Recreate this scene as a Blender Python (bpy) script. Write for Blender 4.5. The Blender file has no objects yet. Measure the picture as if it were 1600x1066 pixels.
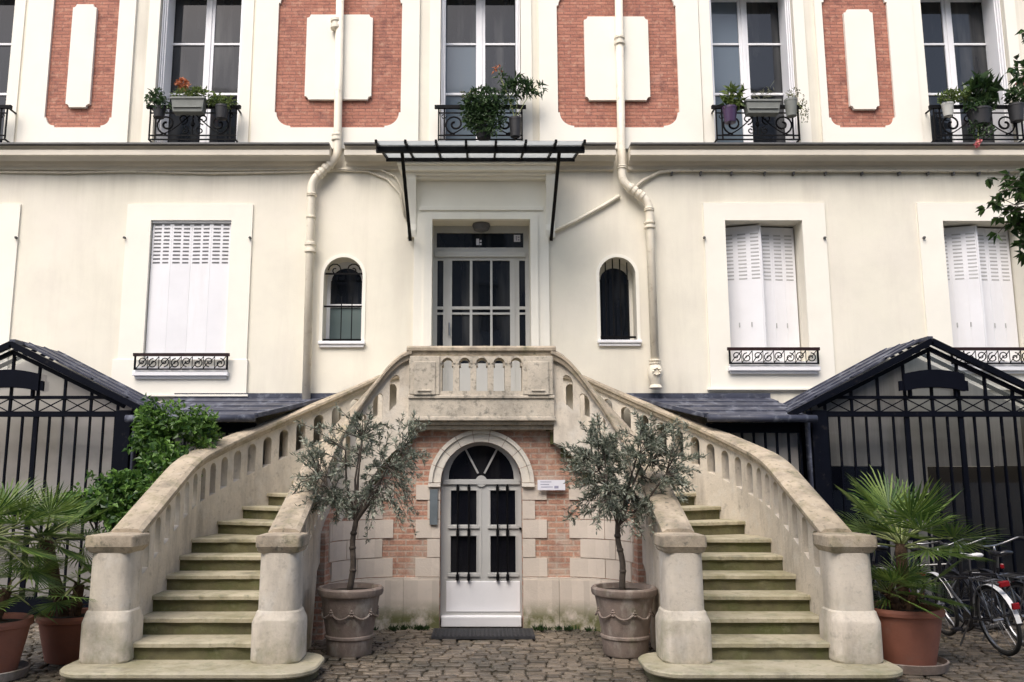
import bpy, bmesh, math, random
from mathutils import Vector, Matrix
from mathutils.geometry import tessellate_polygon
random.seed(7)
R = math.radians; PI = math.pi
scene = bpy.context.scene
COL = scene.collection

# ------------------------------------------------------------------ camera
FPX, CX, EYE = 1330.0, 752.0, 1.8
TH = math.atan(207 / FPX); CT, ST = math.cos(TH), math.sin(TH)
def at(px, py, Y):
    """surveying aid: where the line of sight through a photo point meets the vertical plane at depth Y"""
    a = (px - CX) / FPX; b = (533 - py) / FPX
    dx, dy, dz = a, CT - b * ST, ST + b * CT
    t = Y / dy
    return (dx * t, EYE + dz * t)
def rect(x0, y0, x1, y1, Y):
    xm, ym = (x0 + x1) / 2, (y0 + y1) / 2
    return at(x0, ym, Y)[0], at(x1, ym, Y)[0], at(xm, y1, Y)[1], at(xm, y0, Y)[1]
cam = bpy.data.cameras.new('camera'); camo = bpy.data.objects.new('camera', cam); COL.objects.link(camo)
camo.location = (0, 0, EYE); camo.rotation_euler = (PI / 2 + TH, 0, 0)
cam.sensor_width = 36; cam.lens = FPX / 1600 * 36; cam.shift_x = (800 - CX) / 1600
cam.clip_end = 500; cam.clip_start = .05
scene.camera = camo
F = 12.5                       # depth of the facade plane

# ------------------------------------------------------------------ materials
MATS = {}
def nodes_of(name):
    m = bpy.data.materials.new(name); m.use_nodes = True
    nt = m.node_tree; b = nt.nodes['Principled BSDF']
    return m, nt, b
def N(nt, t, **kw):
    n = nt.nodes.new(t)
    for k, v in kw.items(): setattr(n, k, v)
    return n
def noise(nt, vec, scale, detail=5, rough=.6, stretch=None):
    if stretch:
        mp = N(nt, 'ShaderNodeMapping'); mp.inputs['Scale'].default_value = stretch
        nt.links.new(vec, mp.inputs['Vector']); vec = mp.outputs[0]
    n = N(nt, 'ShaderNodeTexNoise'); n.inputs['Scale'].default_value = scale
    n.inputs['Detail'].default_value = detail; n.inputs['Roughness'].default_value = rough
    nt.links.new(vec, n.inputs['Vector']); return n.outputs[0]
def maprange(nt, val, a, b, c=0., d=1.):
    n = N(nt, 'ShaderNodeMapRange'); n.inputs[1].default_value = a; n.inputs[2].default_value = b
    n.inputs[3].default_value = c; n.inputs[4].default_value = d
    nt.links.new(val, n.inputs[0]); return n.outputs[0]
def mathn(nt, op, a, b):
    n = N(nt, 'ShaderNodeMath', operation=op)
    for i, v in enumerate((a, b)):
        if isinstance(v, (int, float)): n.inputs[i].default_value = v
        else: nt.links.new(v, n.inputs[i])
    return n.outputs[0]
def mix(nt, fac, c1, c2, bt='MIX'):
    n = N(nt, 'ShaderNodeMix', data_type='RGBA', blend_type=bt)
    if isinstance(fac, (int, float)): n.inputs[0].default_value = fac
    else: nt.links.new(fac, n.inputs[0])
    for i, c in ((6, c1), (7, c2)):
        if isinstance(c, tuple): n.inputs[i].default_value = (*c[:3], 1)
        else: nt.links.new(c, n.inputs[i])
    return n.outputs[2]
def surf(name, base, var=.12, vscale=3., rough=.75, bump=.15, bscale=40., patches=(), metallic=0., island=0., rvar=0., bdist=.02, coat=0., spec=.5):
    """painted / stone / metal surface: base colour, soft variation, stain patches, bump"""
    m, nt, b = nodes_of(name)
    g = N(nt, 'ShaderNodeNewGeometry'); pos = g.outputs['Position']
    v = noise(nt, pos, vscale, 6)
    lo = tuple(c * (1 - var) for c in base); hi = tuple(min(1, c * (1 + var)) for c in base)
    col = mix(nt, maprange(nt, v, .3, .7), lo, hi)
    if island:
        f = maprange(nt, g.outputs['Random Per Island'], 0, 1, 1 - island, 1 + island)
        mx = N(nt, 'ShaderNodeVectorMath', operation='SCALE')
        nt.links.new(col, mx.inputs[0]); nt.links.new(f, mx.inputs['Scale']); col = mx.outputs[0]
    sep = None
    for p in patches:
        c, sc, a, bb, st = p[:5]
        k = noise(nt, pos, sc, 8, .65, p[5] if len(p) > 5 else None)
        k = maprange(nt, k, a, bb, 0, st)
        if len(p) > 6:                                 # only between two heights
            if sep is None:
                sep = N(nt, 'ShaderNodeSeparateXYZ'); nt.links.new(pos, sep.inputs[0])
            k = mathn(nt, 'MULTIPLY', k, maprange(nt, sep.outputs[2], p[6][0], p[6][1], 0, 1))
        col = mix(nt, k, col, c)
    nt.links.new(col, b.inputs['Base Color'])
    b.inputs['Roughness'].default_value = rough; b.inputs['Metallic'].default_value = metallic
    if rvar:
        rn = noise(nt, pos, vscale * 1.7, 4)
        nt.links.new(maprange(nt, rn, .35, .65, rough - rvar, rough + rvar), b.inputs['Roughness'])
    b.inputs['Specular IOR Level'].default_value = spec
    if coat: b.inputs['Coat Weight'].default_value = coat
    if bump:
        bn = N(nt, 'ShaderNodeBump'); bn.inputs['Strength'].default_value = bump; bn.inputs['Distance'].default_value = bdist
        nt.links.new(noise(nt, pos, bscale, 8, .65), bn.inputs['Height']); nt.links.new(bn.outputs[0], b.inputs['Normal'])
    return m
def brickmat(name, c1, c2, mortar, bw, bh, msize, stains=(), rough=.85, mixv=0.):
    m, nt, b = nodes_of(name)
    g = N(nt, 'ShaderNodeNewGeometry'); pos = g.outputs['Position']
    sep = N(nt, 'ShaderNodeSeparateXYZ'); nt.links.new(pos, sep.inputs[0])
    cmb = N(nt, 'ShaderNodeCombineXYZ')
    nt.links.new(sep.outputs[0], cmb.inputs[0]); nt.links.new(sep.outputs[2], cmb.inputs[1])
    br = N(nt, 'ShaderNodeTexBrick'); nt.links.new(cmb.outputs[0], br.inputs['Vector'])
    br.inputs['Scale'].default_value = 1; br.inputs['Brick Width'].default_value = bw; br.inputs['Row Height'].default_value = bh
    br.inputs['Mortar Size'].default_value = msize; br.inputs['Mortar Smooth'].default_value = .2
    br.inputs['Bias'].default_value = mixv
    for k, c in (('Color1', c1), ('Color2', c2), ('Mortar', mortar)): br.inputs[k].default_value = (*c, 1)
    n1 = noise(nt, pos, 9, 6); col = mix(nt, maprange(nt, n1, .3, .7, 0, .55), br.outputs[0], tuple(x * .62 for x in c1))
    n2 = noise(nt, pos, 45, 4); col = mix(nt, maprange(nt, n2, .45, .75, 0, .5), col, tuple(min(1, x * 1.5 + .04) for x in c2))
    for c, sc, a, bb, st in stains:
        col = mix(nt, maprange(nt, noise(nt, pos, sc, 8), a, bb, 0, st), col, c)
    nt.links.new(col, b.inputs['Base Color']); b.inputs['Roughness'].default_value = rough
    bn = N(nt, 'ShaderNodeBump'); bn.inputs['Strength'].default_value = .6; bn.inputs['Distance'].default_value = .012
    h = mathn(nt, 'SUBTRACT', mathn(nt, 'MULTIPLY', n2, .5), br.outputs[1])
    nt.links.new(h, bn.inputs['Height']); nt.links.new(bn.outputs[0], b.inputs['Normal'])
    return m
def leafmat(name, dark, light, rough=.5, trans=.25):
    m, nt, b = nodes_of(name)
    g = N(nt, 'ShaderNodeNewGeometry')
    r = g.outputs['Random Per Island']
    col = mix(nt, maprange(nt, r, 0, 1), dark, light)
    pn = noise(nt, g.outputs['Position'], 3.5, 3)
    col = mix(nt, maprange(nt, pn, .35, .65, 0, .5), col, tuple(x * .6 for x in dark))
    nt.links.new(col, b.inputs['Base Color']); b.inputs['Roughness'].default_value = rough
    t = N(nt, 'ShaderNodeBsdfTranslucent'); nt.links.new(col, t.inputs[0])
    mx = N(nt, 'ShaderNodeMixShader'); mx.inputs[0].default_value = trans
    nt.links.new(b.outputs[0], mx.inputs[1]); nt.links.new(t.outputs[0], mx.inputs[2])
    nt.links.new(mx.outputs[0], nt.nodes['Material Output'].inputs[0])
    return m
def panemat(name, tint, rough=.03, ior=1.55, bandmix=.28):
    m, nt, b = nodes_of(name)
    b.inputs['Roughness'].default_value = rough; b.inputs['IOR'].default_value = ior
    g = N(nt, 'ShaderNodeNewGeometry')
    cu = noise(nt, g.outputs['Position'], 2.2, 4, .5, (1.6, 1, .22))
    nt.links.new(mix(nt, maprange(nt, cu, .5, .68, 0, bandmix), tuple(tint), (.16, .16, .155)), b.inputs['Base Color'])  # pale upright bands in the pane colour imitate reflections and some interior
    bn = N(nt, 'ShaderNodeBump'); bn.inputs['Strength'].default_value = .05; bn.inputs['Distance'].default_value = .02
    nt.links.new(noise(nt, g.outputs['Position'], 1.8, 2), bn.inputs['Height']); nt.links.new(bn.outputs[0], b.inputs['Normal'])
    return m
def glassmat(name, tint, refl=1.0):
    m, nt, b = nodes_of(name); nt.nodes.remove(b)
    tr = N(nt, 'ShaderNodeBsdfTransparent'); tr.inputs[0].default_value = (*tint, 1)
    gl = N(nt, 'ShaderNodeBsdfGlossy'); gl.inputs['Roughness'].default_value = .02
    lw = N(nt, 'ShaderNodeLayerWeight'); lw.inputs[0].default_value = .35
    f = maprange(nt, lw.outputs['Facing'], 0, 1, .06 * refl, .6 * refl)
    mx = N(nt, 'ShaderNodeMixShader'); nt.links.new(f, mx.inputs[0])
    nt.links.new(tr.outputs[0], mx.inputs[1]); nt.links.new(gl.outputs[0], mx.inputs[2])
    nt.links.new(mx.outputs[0], nt.nodes['Material Output'].inputs[0]); return m

GREY = (.30, .28, .24); MOSS = (.07, .085, .02); LICHEN = (.10, .10, .085)
m_plaster = surf('cream_plaster', (.75, .712, .605), .05, 1.3, .9, .12, 60,
                 [((.58, .54, .48), 1.1, .48, .78, .38), ((.52, .47, .40), 2.5, .52, .78, .36, (1, 1, .12)), ((.80, .735, .67), .7, .48, .7, .3), ((.45, .42, .37), .5, .58, .8, .3), ((.42, .385, .31), 5, .46, .7, .36, (1, 1, .05), (5.6, 6.4)), ((.40, .37, .31), 5, .46, .68, .5, (1, 1, .06), (3.3, 2.7))])
m_trim = surf('cream_trim', (.815, .785, .70), .03, 2, .85, .06, 50, [((.55, .52, .46), 4, .6, .85, .25, (1, 1, .2))])
m_cornice = surf('cornice_paint', (.66, .61, .52), .05, 2, .85, .08, 50, [((.33, .31, .27), 3, .5, .8, .5, (.25, 1, 1.5))])
m_pipe = surf('pipe_paint', (.76, .70, .58), .06, 4, .55, .05, 60, [((.36, .29, .20), 9, .56, .72, .6), ((.45, .40, .32), 3, .5, .75, .5, (1, 1, .3))])
m_white = surf('white_paint', (.80, .80, .82), .03, 3, .5, .04, 40, [((.55, .54, .52), 5, .62, .85, .3)])
m_shut = surf('shutter_paint', (.74, .74, .765), .04, 2, .55, .03, 30, [((.56, .54, .52), 3, .55, .85, .35, (2, 1, .25))])
m_slot = surf('shutter_gap', (.12, .12, .125), .1, 3, .8, 0)
m_slot2 = surf('shutter_louvre', (.42, .42, .42), .1, 3, .8, 0)
m_greydoor = surf('grey_door_paint', (.47, .47, .455), .04, 3, .5, .04, 40, [((.33, .36, .33), 6, .6, .85, .3)])
m_iron = surf('black_iron', (.005, .005, .006), .25, 8, .55, .1, 60, spec=.1)
m_railred = surf('dark_red_rail', (.022, .009, .010), .25, 8, .5, .05, 60, spec=.25)
m_navy = surf('dark_blue_paint', (.0035, .0045, .009), .18, 3, .5, .06, 40, spec=.07, patches= [((.05, .045, .042), 9, .6, .75, .5)])
m_zinc = surf('zinc_roof', (.042, .047, .072), .22, 4, .55, .12, 30, [((.30, .32, .38), 7, .52, .72, .7, (1, .3, 1)), ((.03, .032, .04), 2.5, .55, .75, .6)], rvar=.12)
m_zincedge = surf('zinc_edge', (.10, .10, .10), .2, 5, .5, .05)
m_brickup = brickmat('painted_brick', (.49, .21, .14), (.33, .12, .08), (.23, .11, .085), .2, .056, .0095,
                     [((.15, .06, .05), 7, .53, .70, .7, ), ((.60, .36, .25), 10, .54, .72, .6), ((.60, .42, .35), 2, .6, .8, .35)])
m_bricklo = brickmat('old_brick', (.40, .19, .13), (.50, .29, .20), (.50, .43, .35), .2, .068, .011,
                     [((.17, .10, .085), 5, .5, .72, .65), ((.50, .42, .35), 4, .48, .66, .75), ((.30, .115, .08), 11, .58, .7, .5)], mixv=.1)
m_stone = surf('weathered_stone', (.54, .48, .39), .14, 3, .88, .35, 30,
               [((.20, .185, .155), 2.2, .5, .72, .65), ((.62, .58, .50), 5, .55, .75, .5), (LICHEN, 13, .53, .68, .7), ((.24, .22, .18), 28, .54, .7, .5), ((.17, .17, .07), 3, .5, .7, .5, (1, 1, 1), (.95, .1))])
m_rail = surf('stone_handrail', (.44, .365, .27), .16, 4, .9, .4, 35,
              [((.16, .14, .11), 3, .46, .66, .7), ((.15, .15, .06), 4.5, .52, .7, .55), ((.52, .46, .37), 7, .55, .72, .5), ((.11, .105, .085), 18, .56, .68, .65)])
m_string = surf('limewashed_stone', (.63, .565, .47), .1, 3, .9, .3, 28,
                [((.22, .195, .165), 3.5, .48, .72, .62, (1, 1, .28)), ((.66, .63, .57), 4, .52, .72, .6), ((.20, .175, .14), 9, .58, .72, .5), ((.25, .22, .18), 26, .55, .7, .25), ((.16, .165, .06), 3.5, .45, .66, .72, (1, 1, 1), (.75, .05))])
m_ashlar = surf('ashlar_stone', (.60, .53, .455), .06, 2, .88, .22, 40,
                [((.35, .31, .26), 3, .55, .8, .5), ((.10, .11, .025), 5, .36, .56, .92, (1, 1, 1), (.34, .12))], island=.1)
m_arch = surf('arch_stone', (.68, .63, .55), .07, 4, .85, .25, 40, [((.33, .31, .28), 8, .52, .75, .55)], island=.06)
m_tread = surf('tread_stone', (.44, .395, .285), .14, 3, .8, .3, 30,
               [((.20, .185, .09), 2.2, .46, .66, .7), ((.13, .135, .045), 6, .52, .68, .7), ((.10, .095, .07), 3.3, .54, .72, .6), ((.52, .52, .43), 6, .55, .75, .45), ((.13, .12, .09), 12, .58, .72, .5)])
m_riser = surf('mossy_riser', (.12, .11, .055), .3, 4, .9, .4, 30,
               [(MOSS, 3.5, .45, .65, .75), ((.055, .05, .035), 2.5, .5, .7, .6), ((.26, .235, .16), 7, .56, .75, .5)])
m_cobble = surf('cobble', (.14, .113, .083), .3, 5, .38, .35, 50,
                [((.35, .31, .265), 9, .56, .76, .45), ((.075, .07, .04), 1.1, .48, .66, .7), ((.06, .052, .045), .55, .45, .6, .6), ((.27, .23, .19), 2.3, .56, .72, .4)], island=.5, rvar=.16)
m_earth = surf('joint_earth', (.075, .066, .052), .3, 6, .75, .5, 40, [((.06, .07, .025), 2, .5, .7, .6)])
m_terra = surf('terracotta', (.30, .115, .075), .12, 5, .7, .15, 50, [((.42, .24, .18), 6, .58, .8, .4), ((.16, .08, .06), 3, .5, .75, .5)])
m_oldpot = surf('aged_clay', (.215, .168, .14), .25, 6, .85, .3, 40, [((.44, .41, .36), 6, .52, .68, .65, (1, 1, .4)), ((.13, .13, .07), 7, .55, .7, .5), ((.12, .09, .075), 4, .52, .72, .55)])
m_soil = surf('soil', (.035, .026, .018), .3, 20, .95, .8, 60)
m_bark = surf('olive_bark', (.075, .06, .048), .3, 12, .9, .6, 40)
m_palmbark = surf('palm_fibre', (.10, .058, .033), .4, 20, .95, .8, 60)
m_olive = leafmat('olive_leaf', (.055, .08, .05), (.47, .49, .39), .38, .2)
m_palmleaf = leafmat('palm_leaf', (.04, .10, .02), (.24, .33, .07), .4, .3)
m_palmstem = surf('palm_stem', (.22, .25, .09), .2, 8, .6, .05)
m_bush = leafmat('bush_leaf', (.016, .06, .013), (.23, .41, .08), .4, .3)
m_green1 = leafmat('dark_foliage', (.022, .055, .02), (.08, .14, .045), .45, .25)
m_green2 = leafmat('light_foliage', (.06, .11, .025), (.26, .33, .09), .45, .3)
m_dry = leafmat('dry_foliage', (.12, .13, .06), (.34, .34, .22), .6, .2)
m_treeleaf = leafmat('tree_leaf', (.018, .05, .014), (.085, .16, .035), .45, .3)
m_orange = leafmat('orange_flower', (.45, .13, .05), (.62, .25, .12), .6, .2)
m_pink = leafmat('pink_flower', (.60, .10, .13), (.75, .30, .30), .6, .2)
m_boxgrey = surf('planter_grey', (.19, .20, .185), .12, 6, .7, .1, 50, [((.15, .15, .13), 4, .55, .8, .5)])
m_darkpot = surf('dark_pot', (.022, .022, .025), .2, 6, .6, .1)
m_purple = surf('purple_pot', (.055, .028, .075), .15, 6, .35, 0)
m_whitepot = surf('white_pot', (.45, .45, .42), .08, 6, .5, 0)
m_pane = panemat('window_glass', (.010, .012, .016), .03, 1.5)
m_panegrey = panemat('reflection_tint_glass', (.11, .14, .17), .05)  # paler blue-grey panes: the reflection is put into the base colour
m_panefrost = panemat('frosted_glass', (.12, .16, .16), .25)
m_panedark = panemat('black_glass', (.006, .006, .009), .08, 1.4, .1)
m_glass = glassmat('porch_glass', (.86, .87, .88), .7)
m_canopyglass = glassmat('canopy_glass', (.80, .84, .86), .8)
_nt = m_canopyglass.node_tree; _out = _nt.nodes['Material Output']; _src = _out.inputs[0].links[0].from_socket
_tl = N(_nt, 'ShaderNodeBsdfTranslucent'); _tl.inputs[0].default_value = (.62, .63, .62, 1)
_mx = N(_nt, 'ShaderNodeMixShader'); _mx.inputs[0].default_value = .45
_nt.links.new(_src, _mx.inputs[1]); _nt.links.new(_tl.outputs[0], _mx.inputs[2]); _nt.links.new(_mx.outputs[0], _out.inputs[0])
m_mat = surf('rubber_mat', (.028, .029, .033), .3, 30, .7, .4, 120)
m_plaque = surf('slate_plaque', (.13, .155, .17), .15, 8, .5, .05)
m_signw = surf('white_enamel', (.74, .74, .80), .03, 6, .35, 0)
m_signtxt = surf('sign_ink', (.30, .30, .40), .1, 6, .5, 0)
m_bikeblk = surf('bike_black', (.016, .016, .02), .1, 6, .3, 0, coat=.5)
m_bikewht = surf('bike_white', (.72, .72, .72), .03, 6, .3, 0)
m_chrome = surf('bike_metal', (.30, .30, .31), .05, 6, .3, 0, metallic=.9)
m_rubber = surf('tyre_rubber', (.016, .016, .017), .1, 10, .8, 0)
m_red = surf('red_reflector', (.22, .006, .010), .1, 10, .25, 0)
m_bikeblue = surf('bike_blue', (.02, .03, .06), .1, 6, .3, 0)
m_oppo = surf('opposite_plaster', (.30, .31, .34), .08, 1, .9, 0)
m_inner = surf('porch_backing', (.60, .56, .52), .1, 1.5, .9, .05, patches=[((.30, .28, .25), 1.2, .5, .7, .5)])
m_inner2 = surf('porch_backing_dim', (.25, .245, .23), .14, 1.5, .9, .05, patches=[((.17, .16, .15), 1.2, .46, .7, .6), ((.5, .48, .45), 3, .5, .75, .4, (3, 1, .2))])  # darker copy of the porch backing, dim right interior put into its colour
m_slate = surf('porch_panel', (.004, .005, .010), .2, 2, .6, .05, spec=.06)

# ------------------------------------------------------------------ mesh builder
ANCH = {}
class MB:
    def __init__(s): s.v = []; s.f = []; s.m = []
    def add(s, vs, fs, mi=0):
        o = len(s.v); s.v += [tuple(v) for v in vs]; s.f += [tuple(i + o for i in f) for f in fs]; s.m += [mi] * len(fs)
    def hexa(s, b, t, mi=0):     # bottom 4, top 4 (same order)
        s.add(list(b) + list(t), [(3, 2, 1, 0), (4, 5, 6, 7), (0, 1, 5, 4), (1, 2, 6, 5), (2, 3, 7, 6), (3, 0, 4, 7)], mi)
    def box(s, x0, x1, y0, y1, z0, z1, mi=0):
        x0, x1 = sorted((x0, x1)); y0, y1 = sorted((y0, y1)); z0, z1 = sorted((z0, z1))
        s.hexa([(x0, y0, z0), (x1, y0, z0), (x1, y1, z0), (x0, y1, z0)], [(x0, y0, z1), (x1, y0, z1), (x1, y1, z1), (x0, y1, z1)], mi)
    def bar(s, a, b, w, h, mi=0, up=(0, 0, 1)):    # rectangular bar from a to b
        a, b = Vector(a), Vector(b); d = (b - a).normalized(); up = Vector(up)
        if abs(d.dot(up)) > .98: up = Vector((0, 1, 0))
        u = d.cross(up).normalized(); n = u.cross(d).normalized(); u *= w / 2; n *= h / 2
        s.hexa([a - u - n, a + u - n, a + u + n, a - u + n], [b - u - n, b + u - n, b + u + n, b - u + n], mi)
    def tube(s, pts, r, n=6, mi=0, cap=True):
        pts = [Vector(p) for p in pts]; k = len(pts); rs = r if isinstance(r, (list, tuple)) else [r] * k
        vs = []; pu = None
        for i, p in enumerate(pts):
            d = (pts[min(i + 1, k - 1)] - pts[max(i - 1, 0)])
            d = d.normalized() if d.length > 1e-9 else Vector((0, 0, 1))
            if pu is None:
                u = d.orthogonal().normalized()
            else:
                u = pu - d * pu.dot(d); u = u.normalized() if u.length > 1e-6 else d.orthogonal().normalized()
            pu = u; w = d.cross(u)
            for j in range(n):
                a = 2 * PI * j / n; vs.append(p + (u * math.cos(a) + w * math.sin(a)) * rs[i])
        fs = [(i * n + j, i * n + (j + 1) % n, (i + 1) * n + (j + 1) % n, (i + 1) * n + j) for i in range(k - 1) for j in range(n)]
        if cap: fs += [tuple(range(n - 1, -1, -1)), tuple((k - 1) * n + j for j in range(n))]
        s.add(vs, fs, mi)
    def lathe(s, prof, cx, cy, n=32, mi=0, sx=1, sy=1, cap=(True, True)):
        vs = [(cx + r * sx * math.cos(2 * PI * j / n), cy + r * sy * math.sin(2 * PI * j / n), z) for r, z in prof for j in range(n)]
        k = len(prof)
        fs = [(i * n + j, i * n + (j + 1) % n, (i + 1) * n + (j + 1) % n, (i + 1) * n + j) for i in range(k - 1) for j in range(n)]
        if cap[0]: fs.append(tuple(range(n - 1, -1, -1)))
        if cap[1]: fs.append(tuple((k - 1) * n + j for j in range(n)))
        s.add(vs, fs, mi)
    def loft(s, rings, mi=0):     # rings of equal length, capped
        n = len(rings[0]); vs = [p for r in rings for p in r]
        fs = [(i * n + j, i * n + (j + 1) % n, (i + 1) * n + (j + 1) % n, (i + 1) * n + j) for i in range(len(rings) - 1) for j in range(n)]
        fs += [tuple(range(n - 1, -1, -1)), tuple((len(rings) - 1) * n + j for j in range(n))]
        s.add(vs, fs, mi)
    def plate(s, loops, y0, y1, mi=0):   # loops of (x,z): outline, then holes; y0 nearer the viewer
        tri = tessellate_polygon([[Vector((x, z, 0)) for x, z in l] for l in loops])
        flat = [p for l in loops for p in l]; n = len(flat)
        s.add([(x, y0, z) for x, z in flat] + [(x, y1, z) for x, z in flat],
              [tuple(t) for t in tri] + [tuple(i + n for i in reversed(t)) for t in tri], mi)
        for l in loops:
            k = len(l)
            s.add([(x, y0, z) for x, z in l] + [(x, y1, z) for x, z in l], [(i, (i + 1) % k, k + (i + 1) % k, k + i) for i in range(k)], mi)
    def leaf(s, p, d, n, L, W, fold=.25, mi=0, curl=0.):
        d = d.normalized(); u = d.cross(n)
        u = u.normalized() if u.length > 1e-6 else d.orthogonal().normalized()
        nn = u.cross(d)
        a = p; t = p + d * L - nn * L * curl; mid = p + d * L * .45 + nn * (curl * L * .15)
        l = mid + u * W / 2 + nn * W * fold; r = mid - u * W / 2 + nn * W * fold
        s.add([a, l, t, r], [(0, 1, 2), (0, 2, 3)], mi)
    def build(s, name, mats, parent=None, smooth=False, bevel=0., anchor=None, recalc=True, seg=2):
        if not isinstance(mats, (list, tuple)): mats = [mats]
        if anchor is None:
            xs, ys, zs = zip(*s.v); anchor = ((min(xs) + max(xs)) / 2, (min(ys) + max(ys)) / 2, min(zs))
        me = bpy.data.meshes.new(name)
        me.from_pydata([(x - anchor[0], y - anchor[1], z - anchor[2]) for x, y, z in s.v], [], s.f)
        for m in mats: me.materials.append(m)
        if len(mats) > 1: me.polygons.foreach_set('material_index', s.m)
        if smooth: me.polygons.foreach_set('use_smooth', [True] * len(s.f))
        if recalc:
            bm = bmesh.new(); bm.from_mesh(me); bmesh.ops.recalc_face_normals(bm, faces=bm.faces); bm.to_mesh(me); bm.free()
        o = bpy.data.objects.new(name, me); COL.objects.link(o)
        pa = ANCH.get(parent.name, (0, 0, 0)) if parent else (0, 0, 0)
        o.location = tuple(anchor[i] - pa[i] for i in range(3)); o.parent = parent
        ANCH[o.name] = tuple(anchor)
        if bevel:
            b = o.modifiers.new('bevel', 'BEVEL'); b.width = bevel; b.segments = seg; b.limit_method = 'ANGLE'; b.angle_limit = R(40)
        if smooth == 'auto':
            try: me.set_sharp_from_angle(angle=R(24))
            except Exception: pass
        return o
def thing(name, label, cat, loc=(0, 0, 0), group=None):
    o = bpy.data.objects.new(name, None); COL.objects.link(o); o.location = loc; o.empty_display_size = .2
    ANCH[o.name] = tuple(loc); tag(o, label, cat, group); return o
def tag(o, label=None, cat=None, group=None, kind=None):
    for k, v in (('label', label), ('category', cat), ('group', group), ('kind', kind)):
        if v: o[k] = v
    return o
def copy_tree(o, parent=None):
    c = o.copy(); COL.objects.link(c); c.parent = parent
    for ch in list(o.children): copy_tree(ch, c)
    return c

def val(f, s): return f(s) if callable(f) else f
def flat(y): return lambda s, t: (s, y + t)
def cwall(mb, s0, s1, zlo, zhi, holes, mp, t0, t1, ds=None, mi=0):
    """a slab along a plan line (mp(s, t) -> x, y), from zlo to zhi, with rectangular or round-headed holes (h0, h1, zb, zt, arch)"""
    br = {round(s0, 5), round(s1, 5)}
    if ds:
        k = max(1, int(round((s1 - s0) / ds)))
        for i in range(1, k): br.add(round(s0 + (s1 - s0) * i / k, 5))
    for h in holes:
        for q in h[:2]:
            if s0 < q < s1: br.add(round(q, 5))
        if len(h) > 4 and h[4]:
            for i in range(1, h[4]):
                q = (h[0] + h[1]) / 2 - (h[1] - h[0]) / 2 * math.cos(PI * i / h[4])
                if s0 < q < s1: br.add(round(q, 5))
    br = sorted(br)
    def top(h, s):
        z = val(h[3], s)
        if len(h) > 4 and h[4]:
            w = (h[1] - h[0]) / 2; d = s - (h[0] + h[1]) / 2
            z += math.sqrt(max(0, w * w - d * d)) * (h[5] if len(h) > 5 else 1)
        return z
    prev = None
    cols = []
    for a, b in zip(br, br[1:]):
        if b - a < 1e-4: continue
        m = (a + b) / 2
        hs = sorted([i for i, h in enumerate(holes) if h[0] < m < h[1]], key=lambda i: val(holes[i][2], m))
        cols.append((a, b, hs))
    for ci, (a, b, hs) in enumerate(cols):
        def ranges(s):
            r = []; lo = val(zlo, s)
            for i in hs:
                r.append((lo, val(holes[i][2], s))); lo = top(holes[i], s)
            r.append((lo, val(zhi, s))); return r
        ra, rb = ranges(a), ranges(b)
        sideL = ci == 0 or cols[ci - 1][2] != hs; sideR = ci == len(cols) - 1 or cols[ci + 1][2] != hs
        A0, A1, B0, B1 = mp(a, t0), mp(a, t1), mp(b, t0), mp(b, t1)
        for (la, ha), (lb, hb) in zip(ra, rb):
            if ha - la < 1e-4 and hb - lb < 1e-4: continue
            vs = [(*A0, la), (*B0, lb), (*B1, lb), (*A1, la), (*A0, ha), (*B0, hb), (*B1, hb), (*A1, ha)]
            fs = [(0, 1, 5, 4), (2, 3, 7, 6), (3, 2, 1, 0), (4, 5, 6, 7)]
            if sideL: fs.append((3, 0, 4, 7))
            if sideR: fs.append((1, 2, 6, 5))
            mb.add(vs, fs, mi)
def sweep(mb, ss, mp, prof, zf, mi=0, caps=True):
    n = len(prof); vs = []
    for s in ss:
        z = zf(s)
        for t, dz in prof:
            x, y = mp(s, t); vs.append((x, y, z + dz))
    k = len(ss)
    fs = [(i * n + j, i * n + (j + 1) % n, (i + 1) * n + (j + 1) % n, (i + 1) * n + j) for i in range(k - 1) for j in range(n)]
    if caps: fs += [tuple(range(n - 1, -1, -1)), tuple((k - 1) * n + j for j in range(n))]
    mb.add(vs, fs, mi)
def lin(a, b, n): return [a + (b - a) * i / n for i in range(n + 1)]
class Path:
    def __init__(s, pts):
        s.p = [Vector(p) for p in pts]; s.c = [0]
        for a, b in zip(s.p, s.p[1:]): s.c.append(s.c[-1] + (b - a).length)
        s.L = s.c[-1]
    def pos(s, d):
        if d <= 0: return s.p[0] + (s.p[1] - s.p[0]).normalized() * d
        if d >= s.L: return s.p[-1] + (s.p[-1] - s.p[-2]).normalized() * (d - s.L)
        for i in range(len(s.p) - 1):
            if s.c[i + 1] >= d:
                return s.p[i].lerp(s.p[i + 1], (d - s.c[i]) / (s.c[i + 1] - s.c[i]))
    def mp(s, d, t):
        a, b = s.pos(d - .04), s.pos(d + .04); q = (b - a).normalized(); p = s.pos(d)
        return (p.x + q.y * t, p.y - q.x * t)       # t > 0 to the right of travel
def bez(a, b, c, d, n):
    o = []
    for i in range(n + 1):
        t = i / n; u = 1 - t
        o.append(tuple(u ** 3 * a[k] + 3 * u * u * t * b[k] + 3 * u * t * t * c[k] + t ** 3 * d[k] for k in range(len(a))))
    return o
def spiral(cx, cz, r, Y, a0, turns, n=16, rend=.22, sq=1.0):
    return [(cx + r * (1 - (1 - rend) * i / n) * math.cos(a0 + turns * 2 * PI * i / n),
             Y, cz + sq * r * (1 - (1 - rend) * i / n) * math.sin(a0 + turns * 2 * PI * i / n)) for i in range(n + 1)]

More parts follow.
